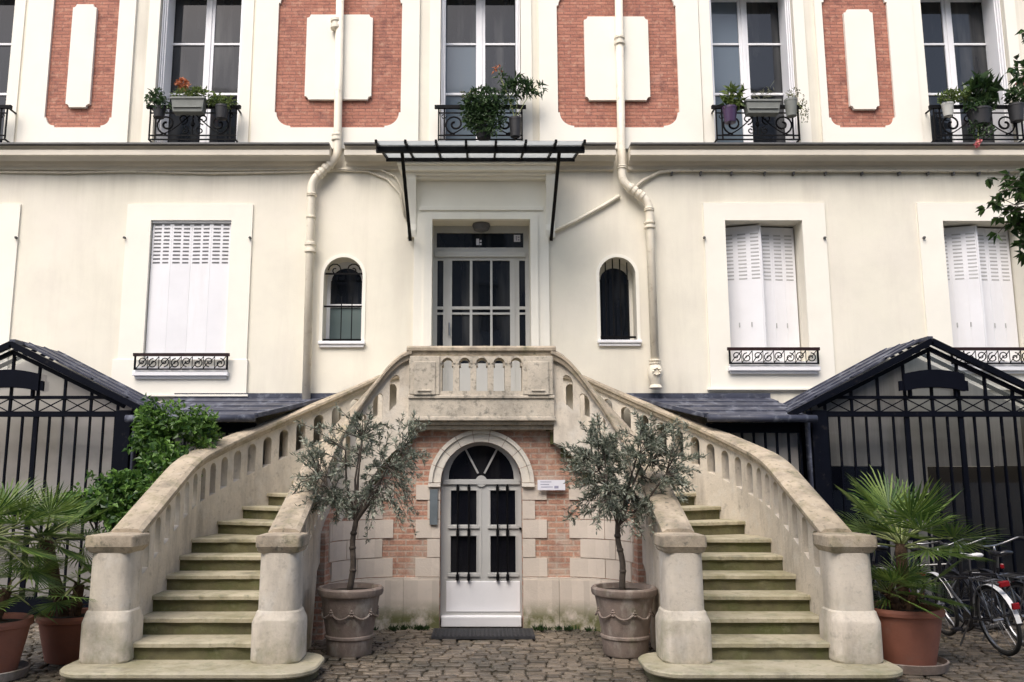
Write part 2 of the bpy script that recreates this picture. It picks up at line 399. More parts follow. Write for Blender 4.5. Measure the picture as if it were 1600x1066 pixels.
# ------------------------------------------------------------------ world and light
w = bpy.data.worlds.new('World'); scene.world = w; w.use_nodes = True
nt = w.node_tree; bg = nt.nodes['Background']; sky = nt.nodes.new('ShaderNodeTexSky'); sky.sky_type = 'NISHITA'
SUN_EL, SUN_AZ = R(52), R(203)      # azimuth clockwise from +Y
sky.sun_disc = False; sky.sun_elevation = SUN_EL; sky.sun_rotation = SUN_AZ
sky.air_density = 1.0; sky.dust_density = 4.0; sky.ozone_density = 0.6
nt.links.new(sky.outputs[0], bg.inputs[0]); bg.inputs[1].default_value = .15
sl = bpy.data.lights.new('sun', 'SUN'); sl.energy = 1.5; sl.angle = R(40); sl.color = (1, .975, .945)
so = bpy.data.objects.new('sun', sl); COL.objects.link(so)
sd = Vector((math.sin(SUN_AZ) * math.cos(SUN_EL), math.cos(SUN_AZ) * math.cos(SUN_EL), math.sin(SUN_EL)))
so.rotation_euler = sd.to_track_quat('Z', 'Y').to_euler(); so.location = (0, -3, 20)
scene.view_settings.view_transform = 'Standard'; scene.view_settings.look = 'None'; scene.view_settings.gamma = 1
scene.view_settings.exposure = 0.76

# ------------------------------------------------------------------ ground
mb = MB(); mb.add([(-150, -150, -.03), (150, -150, -.03), (150, 150, -.03), (-150, 150, -.03)], [(0, 1, 2, 3)])
g = mb.build('ground', m_earth, recalc=False); tag(g, 'dark earth ground of the courtyard under the cobbles', 'ground', kind='structure')
mb = MB(); rnd = random.Random(3)
y = 5.6; row = 0
while y < 11.3:
    dy = rnd.uniform(.085, .115); x = -8.2 - rnd.random() * .2
    while x < 8.2:
        dx = rnd.uniform(.11, .2); z = rnd.uniform(-.009, .009) + .012 * math.sin(x * 1.3 + y) * .6
        e = .006 + rnd.random() * .006; jy = rnd.uniform(-.008, .008)
        x0, x1, y0, y1 = x + e, x + dx - e, y + e + jy, y + dy - e + jy
        def ring(i, zz): 
            c = .3
            return [(x0 + i, y0 + i + c * .02, zz), (x0 + i + c * .03, y0 + i, zz), (x1 - i - c * .03, y0 + i, zz), (x1 - i, y0 + i + .006, zz),
                    (x1 - i, y1 - i - .006, zz), (x1 - i - .009, y1 - i, zz), (x0 + i + .009, y1 - i, zz), (x0 + i, y1 - i - .006, zz)]
        mb.loft([ring(0, -.06), ring(0, z - .009), ring(.010, z - .001), ring(.028, z + .002)])
        x += dx
    y += dy; row += 1
cob = mb.build('cobblestones', m_cobble, recalc=False, smooth=False); tag(cob, 'wet brown and grey cobblestones paving the courtyard', 'paving', kind='structure')

# ------------------------------------------------------------------ house
H = thing('apartment_building', 'cream rendered town house with brick panels between upper windows and white shuttered windows below', 'building', (0, F, 0))
ZF = 2.497                                   # landing floor
A = rect(230, 345, 357, 580, F); B = rect(1137, 345, 1259, 572, F); C_ = rect(1481, 346, 1606, 572, F)
Z_ = (-C_[1] - .34, -C_[0] - .34, A[2], A[3])
D = rect(675, 345, 829, 560, F); D = (D[0], D[1], ZF - .1, D[3])
AL = rect(505, 402, 566, 534, F); AR = rect(937, 402, 994, 532, F)
zT = at(752, 223, F - .33)[1]                # top of the string course
UZ = (zT, at(752, -3, F + .42)[1])
U = [rect(x0, 60, x1, 160, F)[:2] + (UZ[0], UZ[1] + (.16 if x0 < 900 else 0)) for x0, x1 in ((-112, 15), (245, 376), (688, 814), (1112, 1244), (1446, 1578))]
holes = [(*h[:4],) for h in (A, B, C_, Z_, D)] + [(*u,) for u in U]
for h in (AL, AR):
    r = (h[1] - h[0]) / 2; holes.append((h[0], h[1], h[2], h[3] - r, 14))
mb = MB(); cwall(mb, -10.5, 10.5, 0, 11.6, holes, flat(F), 0, .6)
mb.build('wall', m_plaster, H, recalc=False)
mb = MB(); mb.box(-10.5, 10.5, F + .62, F + 8, 0, 11.6); mb.build('inner_backing', m_panedark, H)
mb = MB(); mb.box(-10.7, 10.7, F - .5, F + 8.2, 11.62, 11.9); mb.build('eaves', m_cornice, H, bevel=.02)

# string course (notched for the two downpipes)
pl_x, pr_x = at(529, 235, F - .15)[0], at(971, 235, F - .15)[0]
z1, z2, z3 = at(752, 236, F - .24)[1], at(752, 242, F - .3)[1], at(752, 263, F - .06)[1]
prof = [(F, zT - .03), (F - .28, zT - .03), (F - .25, zT - .06), (F - .23, z1 + .02), (F - .25, z1), (F - .30, z1 - .005), (F - .30, z2), (F - .25, z2 - .01), (F - .20, z2 - .06),
        (F - .13, z3 + .14), (F - .09, z3 + .06), (F - .06, z3 + .03), (F - .06, z3 - .02), (F, z3 - .03)]
for x0, x1 in ((-10.5, pl_x - .11), (pl_x + .11, pr_x - .11), (pr_x + .11, 10.5)):
    mb = MB(); mb.loft([[(x0, yy, zz) for yy, zz in prof], [(x1, yy, zz) for yy, zz in prof]]); mb.build('cornice', m_cornice, H)
    mb = MB(); mb.box(x0, x1, F - .35, F - .001, zT - .029, zT - .003); mb.build('cornice_flashing', m_zincedge, H)

# upper storey: raised fields with brick panels and plaques
def notched(x0, x1, z0, z1, r, n=6):        # rectangle with scooped corners
    o = []
    for cx, cz, a in ((x0, z0, 90), (x1, z0, 180), (x1, z1, 270), (x0, z1, 360)):
        o += [(cx + r * math.cos(R(a - 90 * i / n)), cz + r * math.sin(R(a - 90 * i / n))) for i in range(n + 1)]
    return o
def rounded(x0, x1, z0, z1, r, st=.03, n=7):     # rounded corners with a small step at each end of the curve
    o = []
    for cx, cz, sx, sz, a in ((x0, z0, 1, 1, 180), (x1, z0, -1, 1, 270), (x1, z1, -1, -1, 0), (x0, z1, 1, -1, 90)):
        arc = [(cx + sx * (r + st) + r * math.cos(R(a + 90 * i / n)), cz + sz * (r + st) + r * math.sin(R(a + 90 * i / n))) for i in range(n + 1)]
        p0, p1 = (cx, cz + sz * (r + st)), (cx + sx * (r + st), cz)
        if sx * sz > 0: o += [p0] + arc + [p1]
        else: o += [p1] + arc + [p0]
    return o
specs = [((37, 207), (76, 180), (111, 148), (10, 170), .13, .03), ((397, 655), (432, 627), (479, 582), (26, 158), .22, .025),
         ((842, 1094), (871, 1059), (913, 1013), (29, 159), .22, .025), ((1278, 1432), (1290, 1393), (1321, 1366), (18, 173), .13, .03)]
for (fx0, fx1), (bx0, bx1), (px0, px1), (py0, py1), rr, st in specs:
    f0, f1 = at(fx0, 120, F)[0], at(fx1, 120, F)[0]
    b0, b1, bz0, _ = rect(bx0, 60, bx1, 201, F); bz0 = at(752, 201, F)[1]
    pq = rect(px0, py0, px1, py1, F)
    zmid = (at(752, py0, F)[1] + at(752, py1, F)[1]) / 2; bz1 = 2 * zmid - bz0
    mb = MB()
    mb.plate([[(f0, zT + .02), (f1, zT + .02), (f1, bz1 + .35), (f0, bz1 + .35)], rounded(b0, b1, bz0, bz1, rr, st)[::-1]], F - .045, F)
    mb.build('panel_surround', m_trim, H)
    mb = MB(); mb.plate([rounded(b0 - .002, b1 + .002, bz0 - .002, bz1 + .002, rr, st)], F - .006, F + .02); bp = mb.build('brick_panel', m_brickup, H)
    mb = MB(); mb.plate([notched(pq[0], pq[1], at(752, py1, F)[1], at(752, py0, F)[1], .055)], F - .06, F - .004); mb.build('plaque', m_trim, bp)

def iron_guard(name, x0, x1, z0, z1, Y, kind, parent, railm):
    mb = MB(); h = z1 - z0
    if kind == 'low':
        mb.box(x0 - .02, x1 + .02, Y - .02, Y + .02, z1 - .045, z1, 1)
        mb.box(x0, x1, Y - .01, Y + .01, z0, z0 + .02)
        for x in (x0 + .01, x1 - .01): mb.box(x - .012, x + .012, Y - .012, Y + .012, z0, z1 - .04)
        n = 8; w = (x1 - x0 - .06) / n; zc = (z0 + z1 - .03) / 2
        for i in range(n):
            cx = x0 + .03 + w * (i + .5); s = 1 if i % 2 else -1
            mb.tube(spiral(cx, zc - .012 * s, w * .46, Y, PI / 2 * s, 1.35 * (1 if i < n / 2 else -1), 14, .2, 1.0), .0085, 5)
            mb.tube([(cx - w * .5, Y, z0 + .02), (cx - w * .15, Y, zc - .01), (cx + w * .15, Y, zc + .02), (cx + w * .5, Y, z1 - .05)][::1 if i < n / 2 else 1], .007, 5)
            if i < n - 1: mb.tube([(cx + w * .5, Y, z0 + .02), (cx + w * .5, Y, z1 - .05)], .006, 4)
    else:
        mb.box(x0 - .05, x1 + .05, Y - .025, Y + .025, z1 - .05, z1, 1)
        for zz in (z0, z0 + .065, z1 - .13): mb.box(x0, x1, Y - .009, Y + .009, zz, zz + .018)
        for x in (x0 + .012, x0 + .1, x1 - .1, x1 - .012): mb.box(x - .01, x + .01, Y - .01, Y + .01, z0, z1 - .04)
        for x in (x0 + .01, x1 - .01):
            mb.bar((x, Y, z1 - .03), (x, F - .002, z1 - .03), .02, .02); mb.bar((x, Y, z0 + .01), (x, F - .002, z0 + .01), .02, .02)
        za, zb = z0 + .085, z1 - .13; zc = (za + zb) / 2; r = (zb - za) / 2
        W = x1 - x0 - .22; xc = (x0 + x1) / 2
        for s in (-1, 1):
            mb.tube(spiral(xc + s * W * .36, zc, r * .95, Y, -PI / 2, 1.5 * s, 22, .16), [.014] * 12 + [.017] * 11, 6)
            mb.tube(spiral(xc + s * W * .14, zc + r * .45, r * .5, Y, -PI / 2, -1.3 * s, 16, .2), .011, 5)
            mb.tube(bez((xc + s * W * .5, Y, za), (xc + s * W * .36, Y, za - .02), (xc + s * W * .2, Y, zc - r * .2), (xc + s * .02, Y, zb), 8), .010, 5)
            mb.tube(spiral(xc + s * W * .1, za + r * .4, r * .38, Y, PI / 2, 1.2 * s, 14, .25), .010, 5)
            mb.tube(spiral(xc + s * W * .52, zb - r * .25, r * .25, Y, 0, 1.1 * s, 10, .3), .008, 5)
        mb.tube([(xc, Y, za), (xc, Y, zb)], .012, 6); mb.lathe([(.004, zc - .06), (.03, zc - .02), (.03, zc + .02), (.004, zc + .06)], xc, Y, 8)
    return mb.build(name, [m_iron, railm], parent)

# upper windows
for i, (x0, x1, z0, z1) in enumerate(U):
    Y = F + .42; fw = .06
    mb = MB(); xc = (x0 + x1) / 2
    za, zb = at(752, 69, Y)[1], at(752, 147, Y)[1]
    hs = []
    for a, b in ((x0 + fw, xc - .075), (xc + .075, x1 - fw)):
        for c, d in ((z0 + .1, zb - .02), (zb + .02, za - .018), (za + .018, z1 - fw)): hs.append((a, b, c, d))
    cwall(mb, x0, x1, z0, z1, hs, flat(Y), 0, .06)
    mb.box(xc - .028, xc + .028, Y - .018, Y - .001, z0 + .02, z1 - .02)
    fr = mb.build('window', m_white, H, bevel=.006)
    for k, h in enumerate(hs):
        mb = MB(); mb.box(h[0] - .01, h[1] + .01, Y + .028, Y + .034, h[2] - .01, h[3] + .01)
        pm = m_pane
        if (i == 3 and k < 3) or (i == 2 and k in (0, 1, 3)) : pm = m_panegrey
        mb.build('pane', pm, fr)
    # white folded shutters against the reveals
    for s, xe in ((1, x0), (-1, x1)):
        mb = MB()
        for k in range(3):
            mb.box(xe + s * (.008 + .022 * k), xe + s * (.026 + .022 * k), F + .06 + .03 * k, F + .4, z0 + .03, z1 - .02)
        mb.build('shutter', m_white, fr, bevel=.003)
    # window surround
    mb = MB(); hole = [(x0, z0), (x0, z1), (x1, z1), (x1, z0)]
    mb.box(x0 - .17, x0, F - .02, F, z0 + .001, z1 + .2); mb.box(x1, x1 + .17, F - .02, F, z0 + .001, z1 + .2); mb.box(x0, x1, F - .02, F, z1, z1 + .2)
    mb.build('window_surround', m_trim, H)
for x0p, x1p in ((-128, 13), (231, 372), (682, 819), (1116, 1251), (1457, 1600)):
    x0, x1, z0, z1 = rect(x0p, 165, x1p, 219, F - .24)
    iron_guard('window_guard', x0 + .02, x1 - .02, z0, z1, F - .24, 'high', H, m_iron)
GZ = z1                                       # height of the upper guard rails

# lower windows with shutters
def casing(hole, x0, x1, ztop, zb, wide):
    mb = MB()
    mb.plate([[(x0, zb), (x1, zb), (x1, ztop), (x0, ztop)], [(hole[0], hole[2]), (hole[0], hole[3]), (hole[1], hole[3]), (hole[1], hole[2])]], F - .03, F)
    mb.box(x0 - .07, x1 + .02, F - .045, F - .0005, zb, zb + .52) if wide else None
    mb.box(x0 - .05, x1 + .05, F - .06, F - .0004, zb - .03, zb)
    c = mb.build('window_casing', m_trim, H, bevel=.005); return c
def slots(mb, cols, zt, zbt, rows, mp, t):
    for r in range(rows):
        z = zt + (zbt - zt) * r / (rows - 1)
        for c, wd in cols:
            a, b = mp(c - wd / 2, t), mp(c + wd / 2, t); a1, b1 = mp(c - wd / 2, t + .012), mp(c + wd / 2, t + .012)
            mb.hexa([(*a, z), (*b, z), (*b1, z), (*a1, z)], [(*a, z + .022), (*b, z + .022), (*b1, z + .022), (*a1, z + .022)], 1)
for nm, hole, (cx0, cx1, cyt, cyb), guard, sill in (
        ('A', A, (191, 390, 320, 617), (210, 356, 552, 578), (207, 356, 581, 594)),
        ('B', B, (1104, 1296, 318, 607), (1139, 1279, 543, 569), (1139, 1282, 573, 587)),
        ('C', C_, (1443, 1648, 318, 607), (1486, 1634, 543, 569), (1486, 1636, 573, 587)),
        ('Z', Z_, (-196, 21, 320, 617), (-176, -30, 552, 578), (-178, -28, 581, 594))):
    cr = rect(cx0, cyt, cx1, cyb, F); casing(hole, cr[0], cr[1], cr[3], cr[2], nm in 'AZ')
    x0, x1, z0, z1 = hole; w = x1 - x0
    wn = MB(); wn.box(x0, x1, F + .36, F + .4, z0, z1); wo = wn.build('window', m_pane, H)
    mb = MB()
    if nm in 'AZ':
        n = 4; pts = [(x0 + .01 + (w - .02) * i / n, F + (.022 if i % 2 else .034)) for i in range(n + 1)]
    else:
        pts = [(x0 + .01, F + .30), (x0 + w * .5, F + .12), (x0 + w * .5 + .001, F + .25), (x1 - .02, F + .30)]
    zt = at(752, 352 if nm in 'AZ' else 362, F)[1]; zbt = at(752, 411 if nm in 'AZ' else 432, F)[1]
    for i, (a, b) in enumerate(zip(pts, pts[1:])):
        L = math.dist(a, b); ux, uy = (b[0] - a[0]) / L, (b[1] - a[1]) / L
        mp = lambda s, t, a=a, ux=ux, uy=uy: (a[0] + ux * s - uy * t, a[1] + uy * s + ux * t)
        if L < .13:
            cwall(mb, 0, L, z0 + .02, z1 - .03, [], mp, 0, .02); continue
        cwall(mb, .001, L - .001, z0 + .02, z1 - .03, [], mp, 0, .03)
        cols = [(L * .28, L * .36), (L * .74, L * .3)] if nm in 'AZ' else [(L * .2, L * .2), (L * .52, L * .2), (L * .83, L * .2)]
        slots(mb, cols, zt, zbt, 11 if nm in 'AZ' else 13, mp, -.003)
        if nm not in 'AZ':
            for q in (.38, .68):
                a2 = mp(L * q, -.012); mb.box(a2[0] - .007, a2[0] + .007, a2[1], a2[1] + .02, z0 + .62, z0 + .69, 1)
            for q in (.36, .68): cwall(mb, L * q - .004, L * q + .004, z0 + .03, z1 - .04, [], mp, -.004, .001)
    mb.build('shutter', [m_shut, m_slot if nm in 'AZ' else m_slot2], wo)
    if nm in 'AZ':
        mb = MB(); mb.box(x0, x1, F - .004, F + .08, z1 - .03, z1); mb.build('shutter_track', m_white, wo)
    sr = rect(*[sill[0], sill[2], sill[1], sill[3]], F - .1)
    mb = MB(); mb.box(sr[0], sr[1], F - .12, F + .3, sr[3] - .06, sr[3]); mb.box(sr[0] + .02, sr[1] - .02, F - .09, F - .046, sr[3], z0 + .06)
    mb.box(sr[0] + .03, sr[1] - .03, F - .08, F - .046, sr[3] - .10, sr[3] - .06)
    mb.build('window_sill', m_white, wo, bevel=.008)
    gr = rect(guard[0], guard[2], guard[1], guard[3], F - .13)
    iron_guard('window_guard', gr[0], gr[1], gr[2], gr[3], F - .13, 'low', H, m_railred)
for px in (26, 195, 391, 1100, 1288, 1443):          # shutter stays
    x, z = at(px, 372, F - .03); mb = MB()
    mb.lathe([(.02, 0), (.022, .01), (.012, .02)], 0, 0, 8); mb.v = [(x + a, F - .03 - c * 2.5, z + b) for a, b, c in mb.v]
    mb.build('shutter_stay', m_zincedge, H)

# arched windows
for h, side in ((AL, 0), (AR, 1)):
    x0, x1, z0, z1 = h; r = (x1 - x0) / 2; xc = (x0 + x1) / 2; Y = F + .30
    mb = MB(); k = 16                                    # plain raised band round the opening
    inn = [(x0, z0)] + [(xc - r * math.cos(PI * i / k), z1 - r + r * math.sin(PI * i / k)) for i in range(k + 1)] + [(x1, z0)]
    out = [(x0 - .05, z0)] + [(xc - (r + .05) * math.cos(PI * i / k), z1 - r + (r + .05) * math.sin(PI * i / k)) for i in range(k + 1)] + [(x1 + .05, z0)]
    mb.plate([out + inn[::-1]], F - .012, F + .004); mb.build('window_surround', m_trim, H)
    zm = at(530, 478, Y)[1]
    mb = MB(); hs = [(x0 + .05, x1 - .05, z0 + .05, zm - .025), (x0 + .05, x1 - .05, zm + .025, z1 - r, 12, .8)] if side == 0 else [(x0 + .05, x1 - .05, z0 + .05, z1 - r, 12, .85)]
    cwall(mb, x0, x1, z0, z1 - r, [hs[0], (x0 + .05, x1 - .05, zm + .025, z1)] if side == 0 else [(x0 + .05, x1 - .05, z0 + .05, z1)], flat(Y), 0, .05)
    wo = mb.build('arched_window', m_white if side == 0 else m_trim, H)
    mb = MB()
    arc = [(xc - (r + .02) * math.cos(PI * i / 16), z1 - r + (r + .02) * math.sin(PI * i / 16)) for i in range(17)]
    ins = [(xc - (r - .06) * math.cos(PI * i / 16), z1 - r + (r - .06) * math.sin(PI * i / 16) * .85) for i in range(17)]
    mb.plate([arc + ins[::-1]], Y + .001, Y + .05)
    mb.build('window_head', m_white if side == 0 else m_trim, wo)
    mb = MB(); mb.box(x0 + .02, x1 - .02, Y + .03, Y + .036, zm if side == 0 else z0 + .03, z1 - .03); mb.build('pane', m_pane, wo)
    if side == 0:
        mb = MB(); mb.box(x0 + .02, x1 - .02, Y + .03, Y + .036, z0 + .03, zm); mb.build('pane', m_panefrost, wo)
    mb = MB()
    if side == 0:
        for py in (428, 479, 531):
            zz = at(530, py, F + .08)[1]; mb.bar((x0 - .02, F + .08, zz), (x1 + .02, F + .08, zz), .02, .025)
        for q in (.45, .72): mb.tube([(x0 + (x1 - x0) * q, F + .08, z0), (x0 + (x1 - x0) * q, F + .08, zm + .1)], .008, 6)
        for s in (-1, 1): mb.tube(spiral(xc + s * r * .45, z1 - r * .62, r * .38, F + .08, 0 if s > 0 else PI, 1.3 * s, 14, .2), .010, 5)
    else:
        for q in (.2, .4, .6, .8):
            zz = z1 - r + r * math.sqrt(1 - (2 * q - 1) ** 2)
            mb.tube([(x0 + (x1 - x0) * q, F + .1, z0), (x0 + (x1 - x0) * q, F + .1, zz)], .010, 6)
        zz = at(960, 527, F + .1)[1]; mb.bar((x0, F + .1, zz), (x1, F + .1, zz), .02, .03)
    mb.build('window_bars', m_iron, wo)
    mb = MB(); mb.box(x0 - .05, x1 + .06, F - .07, F + .3, z0 - .045, z0); mb.box(x0 - .03, x1 + .04, F - .045, F - .001, z0 - .09, z0 - .045)
    mb.build('window_sill', m_white, wo, bevel=.008)

# upper door, its surround and the glass canopy
x0, x1, _, z1 = D
def zy(py, Y=F): return at(752, py, Y)[1]
def xx(px, Y=F, py=400): return at(px, py, Y)[0]
mb = MB()
o0, o1 = xx(647), xx(857)
mb.plate([[(o0, ZF), (x0, ZF), (x0, z1), (x1, z1), (x1, ZF), (o1, ZF), (o1, zy(324)), (o0, zy(324))]], F - .05, F)
i0, i1 = xx(663), xx(840)
mb.plate([[(i0, ZF), (x0, ZF), (x0, z1), (x1, z1), (x1, ZF), (i1, ZF), (i1, zy(337)), (i0, zy(337))]], F - .085, F - .05)
mb.box(xx(655), xx(849), F - .075, F - .05, zy(331), zy(325))
mb.box(xx(649), xx(855), F - .035, F, zy(324) + .001, zy(279))
mb.build('door_surround', m_trim, H, bevel=.006)
mb = MB()
for a, b, pa, pb, d in ((634, 860, 279, 273, .14), (628, 865, 273, 266, .2), (622, 869, 266, 256, .28), (618, 873, 256, 250, .34)):
    mb.box(xx(a, F - d), xx(b, F - d), F - d, F, at(752, pa, F - d)[1] + .0005, at(752, pb, F - d)[1])
mb.build('door_hood', m_trim, H, bevel=.012, seg=3)
for a, b in ((636, 650), (853, 867)):
    xa, xb = xx(a, F - .1, 320), xx(b, F - .1, 320); zt, zb = zy(279), zy(372)
    pr = [(F, zb), (F - .05, zb), (F - .07, zb + .1), (F - .06, zb + .2)] + [(F - .06 - .14 * (i / 6) ** 1.5, zb + .2 + (zt - zb - .28) * i / 6) for i in range(1, 7)] + [(F - .2, zt), (F, zt)]
    mb = MB(); mb.loft([[(xa, yy, zz) for yy, zz in pr], [(xb, yy, zz) for yy, zz in pr]]); mb.build('bracket', m_trim, H)
Y = F + .28
dx0, dx1 = x0 - .01, x1 + .01
mb = MB()
zt0, zt1 = at(750, 387, Y)[1], at(750, 364, Y)[1]
zr = [at(750, p, Y)[1] for p in (407, 479, 483.5, 488.5, 491.5, 568)]
cols = [xx(p, Y, 480) for p in (706, 734, 738, 766, 769.5, 797)]
sl0, sl1, sr0, sr1 = [xx(p, Y, 480) for p in (683, 692.5, 811.5, 821)]
hs = [(xx(682, Y), xx(818, Y), zt0, zt1)]
for k in range(0, 6, 2):
    for q in range(0, 6, 2): hs.append((cols[k], cols[k + 1], zr[q + 1], zr[q]))
for a, b in ((sl0, sl1), (sr0, sr1)):
    for q in range(0, 6, 2): hs.append((a, b, zr[q + 1], zr[q]))
cwall(mb, dx0, dx1, ZF, z1 + .02, hs, flat(Y), 0, .06)
mb.box(xx(680, Y), xx(821, Y), Y - .03, Y - .001, at(750, 402, Y)[1], at(750, 394, Y)[1])
for a in (699.5, 803): mb.box(xx(a, Y) - .012, xx(a, Y) + .012, Y - .012, Y - .001, ZF, at(750, 403, Y)[1])
dr = mb.build('entrance_door', m_greydoor, H)
for h in hs:
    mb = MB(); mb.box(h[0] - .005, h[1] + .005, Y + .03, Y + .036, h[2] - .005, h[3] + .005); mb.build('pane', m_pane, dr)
mb = MB(); mb.tube([(xx(702.5, Y), Y - .04, zy(505, Y)), (xx(702.5, Y), Y - .04, zy(525, Y))], .014, 8); mb.build('handle', m_chrome, dr)
mb = MB(); mb.lathe([(.13, z1 - .001), (.14, z1 - .03), (.11, z1 - .1), (.05, z1 - .125)], 0, F + .17, 20); mb.build('porch_lamp', m_slot, H)
mb = MB()                                              # small white notices stuck behind the fanlight glass
xa, za = at(744, 382, Y + .02)[0], at(744, 383, Y + .02)[1]
mb.box(xa, xa + .045, Y + .018, Y + .024, za, za + .1); mb.box(xa + .052, xa + .085, Y + .018, Y + .024, za, za + .03); mb.box(xa + .055, xa + .085, Y + .018, Y + .024, za + .05, za + .08)
mb.build('notice', m_signw, dr)
xa, za = at(803, 381, Y + .02)[0], at(803, 378, Y + .02)[1]; mb = MB()
mb.box(xa, xa + .1, Y + .02, Y + .024, za, za + .11); mb.box(xa + .03, xa + .045, Y + .014, Y + .018, za + .02, za + .09, 1); mb.box(xa + .06, xa + .085, Y + .014, Y + .018, za + .06, za + .08, 1)
mb.box(xa + .06, xa + .085, Y + .014, Y + .018, za + .02, za + .04, 1)
mb.build('notice', [m_signw, m_signtxt], dr)

# canopy: ribs, front beam, glass, struts
Yf, Yb, Yw = 10.75, 11.05, F - .36
tipx = [at(p, 222, Yf)[0] for p in (587, 633, 681, 728, 775, 822, 869, 914)]
zf_, zb_, zw_ = at(752, 221, Yf)[1], at(752, 232, Yb)[1], at(752, 249, Yw)[1]
mb = MB()
for x in tipx:
    mb.bar((x, Yb - .02, zb_ + .035), (x, Yw, zw_ + .02), .028, .05)
    mb.bar((x, Yf, zf_), (x, Yb, zb_ + .03), .03, .05)
mb.box(tipx[0] - .03, tipx[-1] + .03, Yb - .03, Yb + .03, zb_ - .06, zb_ + .02)
mb.box(tipx[0] - .02, tipx[-1] + .02, Yw - .02, Yw + .02, zw_ - .03, zw_ + .03)
cano = mb.build('canopy', m_iron, H)
mb = MB()
for a, b in zip(tipx, tipx[1:]):
    mb.hexa([(a + .016, Yf + .01, zf_ + .005), (b - .016, Yf + .01, zf_ + .005), (b - .016, Yb, zb_ + .045), (a + .016, Yb, zb_ + .045)],
            [(a + .016, Yf + .01, zf_ + .012), (b - .016, Yf + .01, zf_ + .012), (b - .016, Yb, zb_ + .052), (a + .016, Yb, zb_ + .052)])
    mb.hexa([(a + .016, Yb, zb_ + .03), (b - .016, Yb, zb_ + .03), (b - .016, Yw, zw_ + .02), (a + .016, Yw, zw_ + .02)],
            [(a + .016, Yb, zb_ + .037), (b - .016, Yb, zb_ + .037), (b - .016, Yw, zw_ + .027), (a + .016, Yw, zw_ + .027)])
mb.build('canopy_glass', m_canopyglass, cano)
for pu, pd in ((628, 641), (874, 861)):
    a = (at(pu, 236, Yb)[0], Yb, zb_ - .03); x, z = at(pd, 375, F - .06); b = (x, F - .06, z)
    mb = MB(); mb.bar(a, b, .045, .045)
    mid = Vector(a).lerp(Vector(b), .92); mb.bar(tuple(mid), (x, F, mid.z), .03, .03)
    mb.build('strut', m_iron, cano)

# downpipes and the cable runs
def pipe(pts, r, collars, Ys, foot=None):
    P = [(at(p[0], p[1], Y)[0], Y, at(p[0], p[1], Y)[1]) for p, Y in zip(pts, Ys)]
    mb = MB(); q = [P[0]]
    for a, b, c in zip(P, P[1:], P[2:]):
        a, b, c = Vector(a), Vector(b), Vector(c)
        l1 = min(.12, (b - a).length * .45); l2 = min(.12, (c - b).length * .45)
        s, e = b + (a - b).normalized() * l1, b + (c - b).normalized() * l2
        q += [tuple(s)] + [tuple(s.lerp(b, t).lerp(b.lerp(e, t), t)) for t in (.25, .5, .75)] + [tuple(e)]
    q.append(P[-1]); mb.tube(q, r, 14)
    po = mb.build('downpipe', m_pipe, H, smooth=True)
    for px, py, Y, rr, hh in collars:
        x, z = at(px, py, Y); mb = MB()
        mb.lathe([(r + .002, z - hh), (rr, z - hh + .012), (rr, z - .4 * hh), (r + .008, z - .3 * hh), (r + .008, z + .3 * hh), (rr, z + .4 * hh), (rr, z + hh - .012), (r + .002, z + hh)], x, Y, 16)
        mb.build('collar', m_pipe, po, smooth='auto')
    return po, P
po, P = pipe([(532, -40), (527, 246), (487, 283), (478, 640)], .062, [(525, 38, F - .13, .085, .09), (526, 215, F - .13, .078, .06), (487, 305, F - .13, .08, .03), (486, 340, F - .13, .076, .02), (485, 387, F - .13, .088, .085)], [F - .13] * 4)
po2, P2 = pipe([(966, -40), (972, 284), (1014, 316), (1025, 605)], .062, [(968, 64, F - .13, .085, .075), (972, 262, F - .13, .078, .03), (1014, 328, F - .13, .08, .03), (1015, 352, F - .13, .088, .06), (1023, 566, F - .13, .088, .04)], [F - .13] * 4)
for (a, b) in ((P[1], P[2]), (P2[1], P2[2])):
    for t in (.3, .45, .6, .72):
        c = Vector(a).lerp(Vector(b), t); d = (Vector(b) - Vector(a)).normalized() * .022
        mb = MB(); mb.tube([c - d, c + d], .078, 14); mb.build('collar', m_pipe, po if a is P[1] else po2, smooth='auto')
x, z = at(1024, 585, F - .13)
mb = MB(); mb.lathe([(.06, z - .22), (.1, z - .2), (.07, z - .15), (.085, z - .1), (.11, z - .02), (.11, z + .06), (.085, z + .12), (.065, z + .15)], x, F - .13, 16)
for k in range(8):
    a = 2 * PI * k / 8; mb.lathe([(.005, z + .03 + .05 * math.sin(a) - .02), (.022, z + .03 + .05 * math.sin(a)), (.005, z + .03 + .05 * math.sin(a) + .02)], x + .05 * math.cos(a), F - .245, 8)
mb.build('pipe_foot', m_pipe, po2, smooth='auto')
def cable(pts, r, Yc, name='cable'):
    mb = MB(); mb.tube([(at(px, py, Yc)[0], Yc, at(px, py, Yc)[1]) for px, py in pts], r, 6); return mb.build(name, m_pipe, H, smooth=True)
cable([(-60, 268), (100, 270), (200, 268), (330, 271), (450, 269), (530, 266), (575, 268), (605, 280), (625, 302), (633, 340)], .018, F - .03)
cable([(-60, 264), (150, 265), (350, 266), (530, 264), (590, 263), (618, 276), (630, 300), (636, 345)], .014, F - .045)
c = cable([(866, 362), (900, 345), (940, 323), (968, 306)], .026, F - .04, 'conduit')
c2 = cable([(985, 300), (1005, 282), (1030, 269), (1060, 266), (1200, 267), (1400, 267), (1660, 267)], .024, F - .05, 'conduit')
mb = MB()
for px in (1050, 1095, 1143, 1195, 1240, 1290, 1347, 1405, 1450, 1490, 1530, 1575):
    x, z = at(px, 268, F - .05); mb.box(x - .012, x + .012, F - .065, F, z - .055, z + .02)
mb.build('conduit_clips', m_zincedge, c2)

